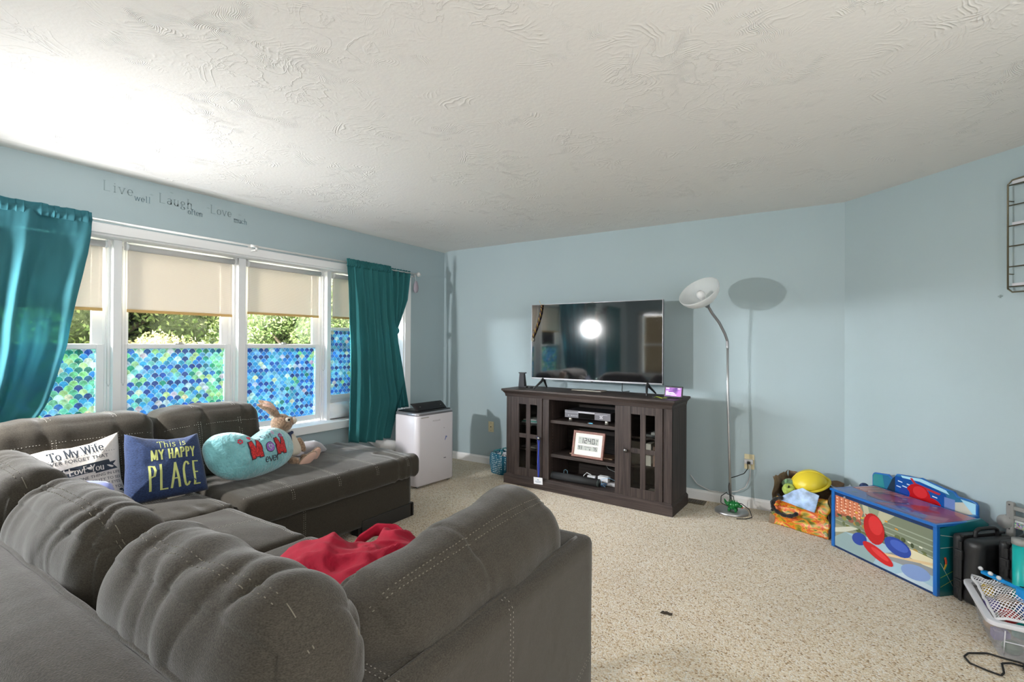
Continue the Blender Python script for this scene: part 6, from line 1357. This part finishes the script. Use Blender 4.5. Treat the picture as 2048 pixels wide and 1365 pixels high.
b = MB(); edge = [netf(a, 0) for a in np.linspace(0, 1, 14)] + [netf(1, a) for a in np.linspace(0, 1, 14)[1:]] + [netf(a, 1) for a in np.linspace(1, 0, 14)[1:]] + [netf(0, a) for a in np.linspace(1, 0, 14)[1:-1]]
b.tube([(x, y, z + .003) for x, y, z in edge], .006, 8, closed=True); b.tube(lerp_path([netf(.42, .0), netf(.45, .2), netf(.6, .33), netf(.8, .38), netf(1, .36)], 20), .007, 8); b.build('drawstring_hem', mat('white_ribbed', (.70, .69, .71), .8, bump=(200, .8, .003)), t)
# blue toy crossbow lying on top
t = thing('toy_bow', 'bright blue plastic toy bow with white ends on the bin', 'toy bow', (4.575, -1.30, .225), R(-62))
TB = mat('bright_blue_plastic', (.0, .24, .62), .3)
b = MB(); Mt = Matrix.Rotation(R(-4), 4, 'Y'); b.box(-.16, .42, -.014, .014, 0, .018, M=Mt); b.build('stock', TB, t, bevel=.004)
b = MB(); b.box(.06, .22, -.045, -.018, -.03, .03); b.build('grip_plate', TB, t, bevel=.006)
b = MB(); b.box(-.05, .42, -.006, .012, .018, .024); b.build('top_strip', BLACK, t, bevel=.001)
for x in (-.155, -.10, -.055): b = MB(); b.ball((x, -.016, .016), (.012, .009, .010), 10); b.build('white_knob', mat('white_plastic', (.6, .6, .6)), t)
# cord and adapter on the carpet
t = thing('power_adapter', 'black power adapter with its cord looping across the carpet in front of the bin', 'adapter', (4.4, -1.6, 0)); b = MB()
b.tube(lerp_path([(.20, .01, .006), (.13, .03, .006), (.09, .03, .006), (.034, .04, .006), (-.037, -.005, .006), (-.058, -.046, .006), (-.048, -.092, .006), (.001, -.117, .006), (.040, -.128, .006), (.055, -.10, .006), (.066, -.02, .006), (.10, -.0, .008), (.16, .0, .006), (.2, -.02, .006)], 90), .0038, 8); b.build('wire', PC, t)
b = MB(); b.box(.13, .22, -.068, -.012, 0, .03); b.build('case', CAS, t, bevel=.006)
b = MB(); b.box(.155, .195, -.0685, -.068, .008, .02); b.build('label', GRY, t)

# ================================================================ PRINTED PAPER BAG WITH TOYS
pb = thing('shopping_bag', 'crumpled paper bag printed with yellow and orange food, leaning in the corner', 'paper bag', (3.72, -.25, 0))
BAGM = bpy.data.materials.new('printed_bag'); BAGM.use_nodes = True; N = BAGM.node_tree.nodes; L = BAGM.node_tree.links; p = N['Principled BSDF']; p.inputs['Roughness'].default_value = .4
tc = N.new('ShaderNodeTexCoord'); nz = N.new('ShaderNodeTexNoise'); nz.inputs['Scale'].default_value = 13; nz.inputs['Detail'].default_value = 5; nz.inputs['Distortion'].default_value = .7; mp = N.new('ShaderNodeMapping'); mp.inputs['Scale'].default_value = (.8, 1, 1.7); mp.inputs['Rotation'].default_value = (0, R(20), 0); L.new(tc.outputs['Object'], mp.inputs[0]); L.new(mp.outputs[0], nz.inputs['Vector'])
r = N.new('ShaderNodeValToRGB'); e = r.color_ramp.elements; cl = [(.30, '3c3f14'), (.41, '7f7a1c'), (.47, 'c99818'), (.50, 'd8661c'), (.55, 'b8421a'), (.58, 'e8a040'), (.61, 'a8a020'), (.66, '4f5a1a'), (.8, 'e8d8b0')]
e[0].position = cl[0][0]; e[0].color = (*srgb(cl[0][1]), 1); e[1].position = cl[1][0]; e[1].color = (*srgb(cl[1][1]), 1)
for q_, c_ in cl[2:]: z_ = e.new(q_); z_.color = (*srgb(c_), 1)
L.new(nz.outputs['Fac'], r.inputs[0]); L.new(r.outputs[0], p.inputs['Base Color'])
KR = mat('kraft_inside', (.20, .135, .085), .8, var=(30, .3)); SKY = mat('bag_sky_print', (.30, .42, .62), .4, var=(18, .5))
def crumple(P, amp, s): return tuple(Vector(P) + Vector((amp * fn(P[0] * 16, P[2] * 16, s), amp * fn(P[1] * 16 + 5, P[2] * 16, s + 2), amp * .5 * fn(P[0] * 16, P[1] * 16, s + 4))))
def bpanel(a, b_, c_, d, m, nm, amp=.02, s=0, tears=0):
    """a,b bottom left/right, c,d top right/left"""
    a, b_, c_, d = map(Vector, (a, b_, c_, d)); q = MB()
    def f(u, v):
        P = a.lerp(b_, u).lerp(d.lerp(c_, u), v); P = P + Vector((0, 0, tears * fn(u * 7, s) * v)); return crumple(P, amp * min(1, v * 3 + .2), s)
    q.grid(f, 30, 26); return q.build(nm, m, pb, solid=.0015)
FL, FR_, BRr, BLl = (-.23, -.045, .002), (.135, -.195, .002), (.24, .10, .002), (-.14, .19, .002)
tFL, tFR, tBR, tBL = (-.205, -.055, .20), (.140, -.150, .27), (.235, .14, .33), (-.13, .20, .365)
bpanel(FL, FR_, tFR, tFL, BAGM, 'front_panel', .028, 1, .02); bpanel(FR_, BRr, tBR, tFR, KR, 'side_panel', .02, 2, .02); bpanel(BRr, BLl, tBL, tBR, KR, 'back_panel', .02, 3, .03); bpanel(BLl, FL, (-.215, -.03, .345), tBL, KR, 'side_panel', .018, 4, .015)
bpanel((-.19, -.10, .205), (.05, -.155, .16), (.085, -.16, .285), (-.03, -.11, .315), SKY, 'folded_flap', .010, 5)
bpanel((-.245, -.05, .003), (-.205, -.055, .003), (-.20, -.05, .06), (-.24, -.04, .075), KR, 'corner_fold', .01, 6)
q = MB(); q.box(-.14, .12, -.04, .10, .002, .006); q.build('bag_bottom', KR, pb)
t = thing('toy_hard_hat', 'yellow plastic toy hard hat on top of the printed bag', 'toy helmet', (3.738, -.195, .315)); YH = mat('yellow_plastic', (.72, .56, .03), .35)
Mh = Matrix.Rotation(R(-14), 4, 'Y') @ Matrix.Rotation(R(16), 4, 'X'); b = MB(); b.lathe([(.118 * math.cos(R(a)), .095 * math.sin(R(a))) for a in range(0, 91, 9)] , 36, M=Mh); b.build('dome', YH, t, solid=.002)
b = MB(); b.lathe([(.116, 0), (.138, -.004), (.139, -.001), (.118, .004)], 36, M=Mh); b.box(-.165, -.11, -.07, .07, -.006, -.002, M=Mh); b.build('brim', YH, t)
b = MB(); b.tube([tuple(Mh @ Vector((.121 * math.cos(R(a)), 0, .098 * math.sin(R(a))))) for a in range(5, 176, 10)], .005, 8); b.build('ridge', YH, t)
t = thing('plush_toy', 'fuzzy green stuffed toy at the back left in the printed bag', 'stuffed animal', (3.615, -.19, .285)); b = MB(); PG = mat('green_plush', (.13, .24, .12), .95, bump=(60, 1, .01), var=(40, .5), sheen=.5); b.ball((0, 0, 0), (.065, .055, .045), 18).ball((.05, .01, .012), (.035, .03, .03), 14); b.build('body', PG, t)
for s in (-1, 1): b = MB(); b.ball((s * .03, -.035, .030), (.014, .012, .018), 10); b.build('ear', PG, t)
t = thing('toy_apple', 'pale green plush apple in front of the fuzzy green toy', 'toy apple', (3.605, -.265, .262)); b = MB(); b.lathe([(0, -.038), (.022, -.040), (.040, -.022), (.046, .005), (.038, .028), (.020, .036), (.006, .028), (0, .024)], 24, M=Matrix.Rotation(R(40), 4, 'X')); b.build('apple_body', mat('apple_plush', (.36, .46, .10), .9, bump=(80, .6, .004), var=(30, .3)), t)
b = MB(); b.cyl((0, -.018, .022), (0, -.028, .036), .005, 8); b.build('stem', BLACK, t)
t = thing('toy_fabric', 'rust red cloth toy between the apple and the hard hat', 'cloth toy', (3.665, -.24, .255)); b = MB(); b.ball((0, 0, 0), (.055, .045, .03), 18); b.build('body', mat('rust_cloth', (.20, .05, .02), .9, var=(50, .6)), t)
t = thing('cat_ear_headband', 'furry black cat ear headband hanging on the front of the printed bag', 'headband', (3.60, -.385, .155)); BF = mat('black_fur', (.006, .006, .007), .95, bump=(120, 1, .008), sheen=.25)
b = MB(); b.tube([(-.045 + .085 * math.cos(R(a)) + .03, .012 - .03 * math.cos(R(a)), .005 + .062 * math.sin(R(a))) for a in range(100, 350, 10)], [.013 + .003 * math.sin(i * 2) for i in range(25)], 10); b.build('band', BF, t)
for c_, tip in (((-.052, .03, .070), (-.075, .035, .115)), ((-.085, .03, -.035), (-.135, .03, -.045))):
    b = MB(); c_ = Vector(c_); tip = Vector(tip); u = (tip - c_).normalized(); w = u.cross(Vector((0, 1, 0))).normalized(); b.add([c_ - w * .028, c_ + w * .028, tip, c_ + Vector((0, -.018, 0)), c_ + Vector((0, .012, 0))], [(0, 3, 2), (3, 1, 2), (1, 4, 2), (4, 0, 2), (0, 4, 1, 3)]); b.build('ear', BF, t, subsurf=1)
t = thing('plastic_wrap', 'clear grey plastic wrapping spilling out of the back of the printed bag', 'plastic wrap', (3.86, -.13, .30)); b = MB(); b.grid(lambda u, v: ((u - .5) * .20 + .04, (v - .5) * .10 - .2 * (u - .5) * .4, .02 * math.sin(u * 8) + .02 * fn(u * 9, v * 9)), 24, 14); b.build('film', mat('grey_film', (.42, .48, .52), .25), t, solid=.001)
t = tyon('stuffed_ball', 'dark blue cloth ball behind the left end of the toy box', 'toy ball', -.09, .35, .03); b = MB(); b.ball((0, 0, 0), .03, 12); b.build('ball', mat('navy_cloth', (.02, .04, .12), .8), t); t.location.z = .35

# ================================================================ WIRE WALL RACK
wr_ = thing('wire_wall_rack', 'bronze wire rack with white ledges hung on the angled wall at the right edge', 'wall rack', (3.957 + .744 * 1.0, -.744, 1.646), TY_A + R(1.5))
BZ = mat('bronze_wire', (.16, .145, .10), .4, .5); Wk = .30; Hk = .611
off = -.035
b = MB(); b.tube([(.0, off, .02), (.0, off, Hk - .02), (.02, off, Hk), (Wk, off, Hk + .02)], .0045, 10); b.tube([(0, off, .02), (.02, off, .0), (Wk, off, .0), (Wk, off, Hk)], .0045, 10); b.build('outer_frame', BZ, wr_)
for z in (.030, .139, .251, .362, .474, .585): b = MB(); b.cyl((0, off, z), (Wk, off, z), .0035, 8); b.build('rung', BZ, wr_)
for z in (.030, .362, .590):
    b = MB(); b.box(.018, Wk - .02, -.034, -.004, z, z + .018); b.build('ledge', mat('ledge_white', (.62, .62, .66), .5), wr_)
for z in (.1, .5): b = MB(); b.cyl((.004, off, z), (.004, 0, z), .003, 8); b.build('standoff', BZ, wr_)
t = thing('wall_mark', 'small grey smudge on the angled wall left of the wire rack', 'smudge', (4.661, -.704, 1.631), TY_A); b = MB(); b.box(-.012, .012, -.001, 0, -.004, .004).box(-.004, .004, -.001, 0, -.010, .009); b.build('smudge', mat('smudge_grey', (.26, .33, .34), .8), t)
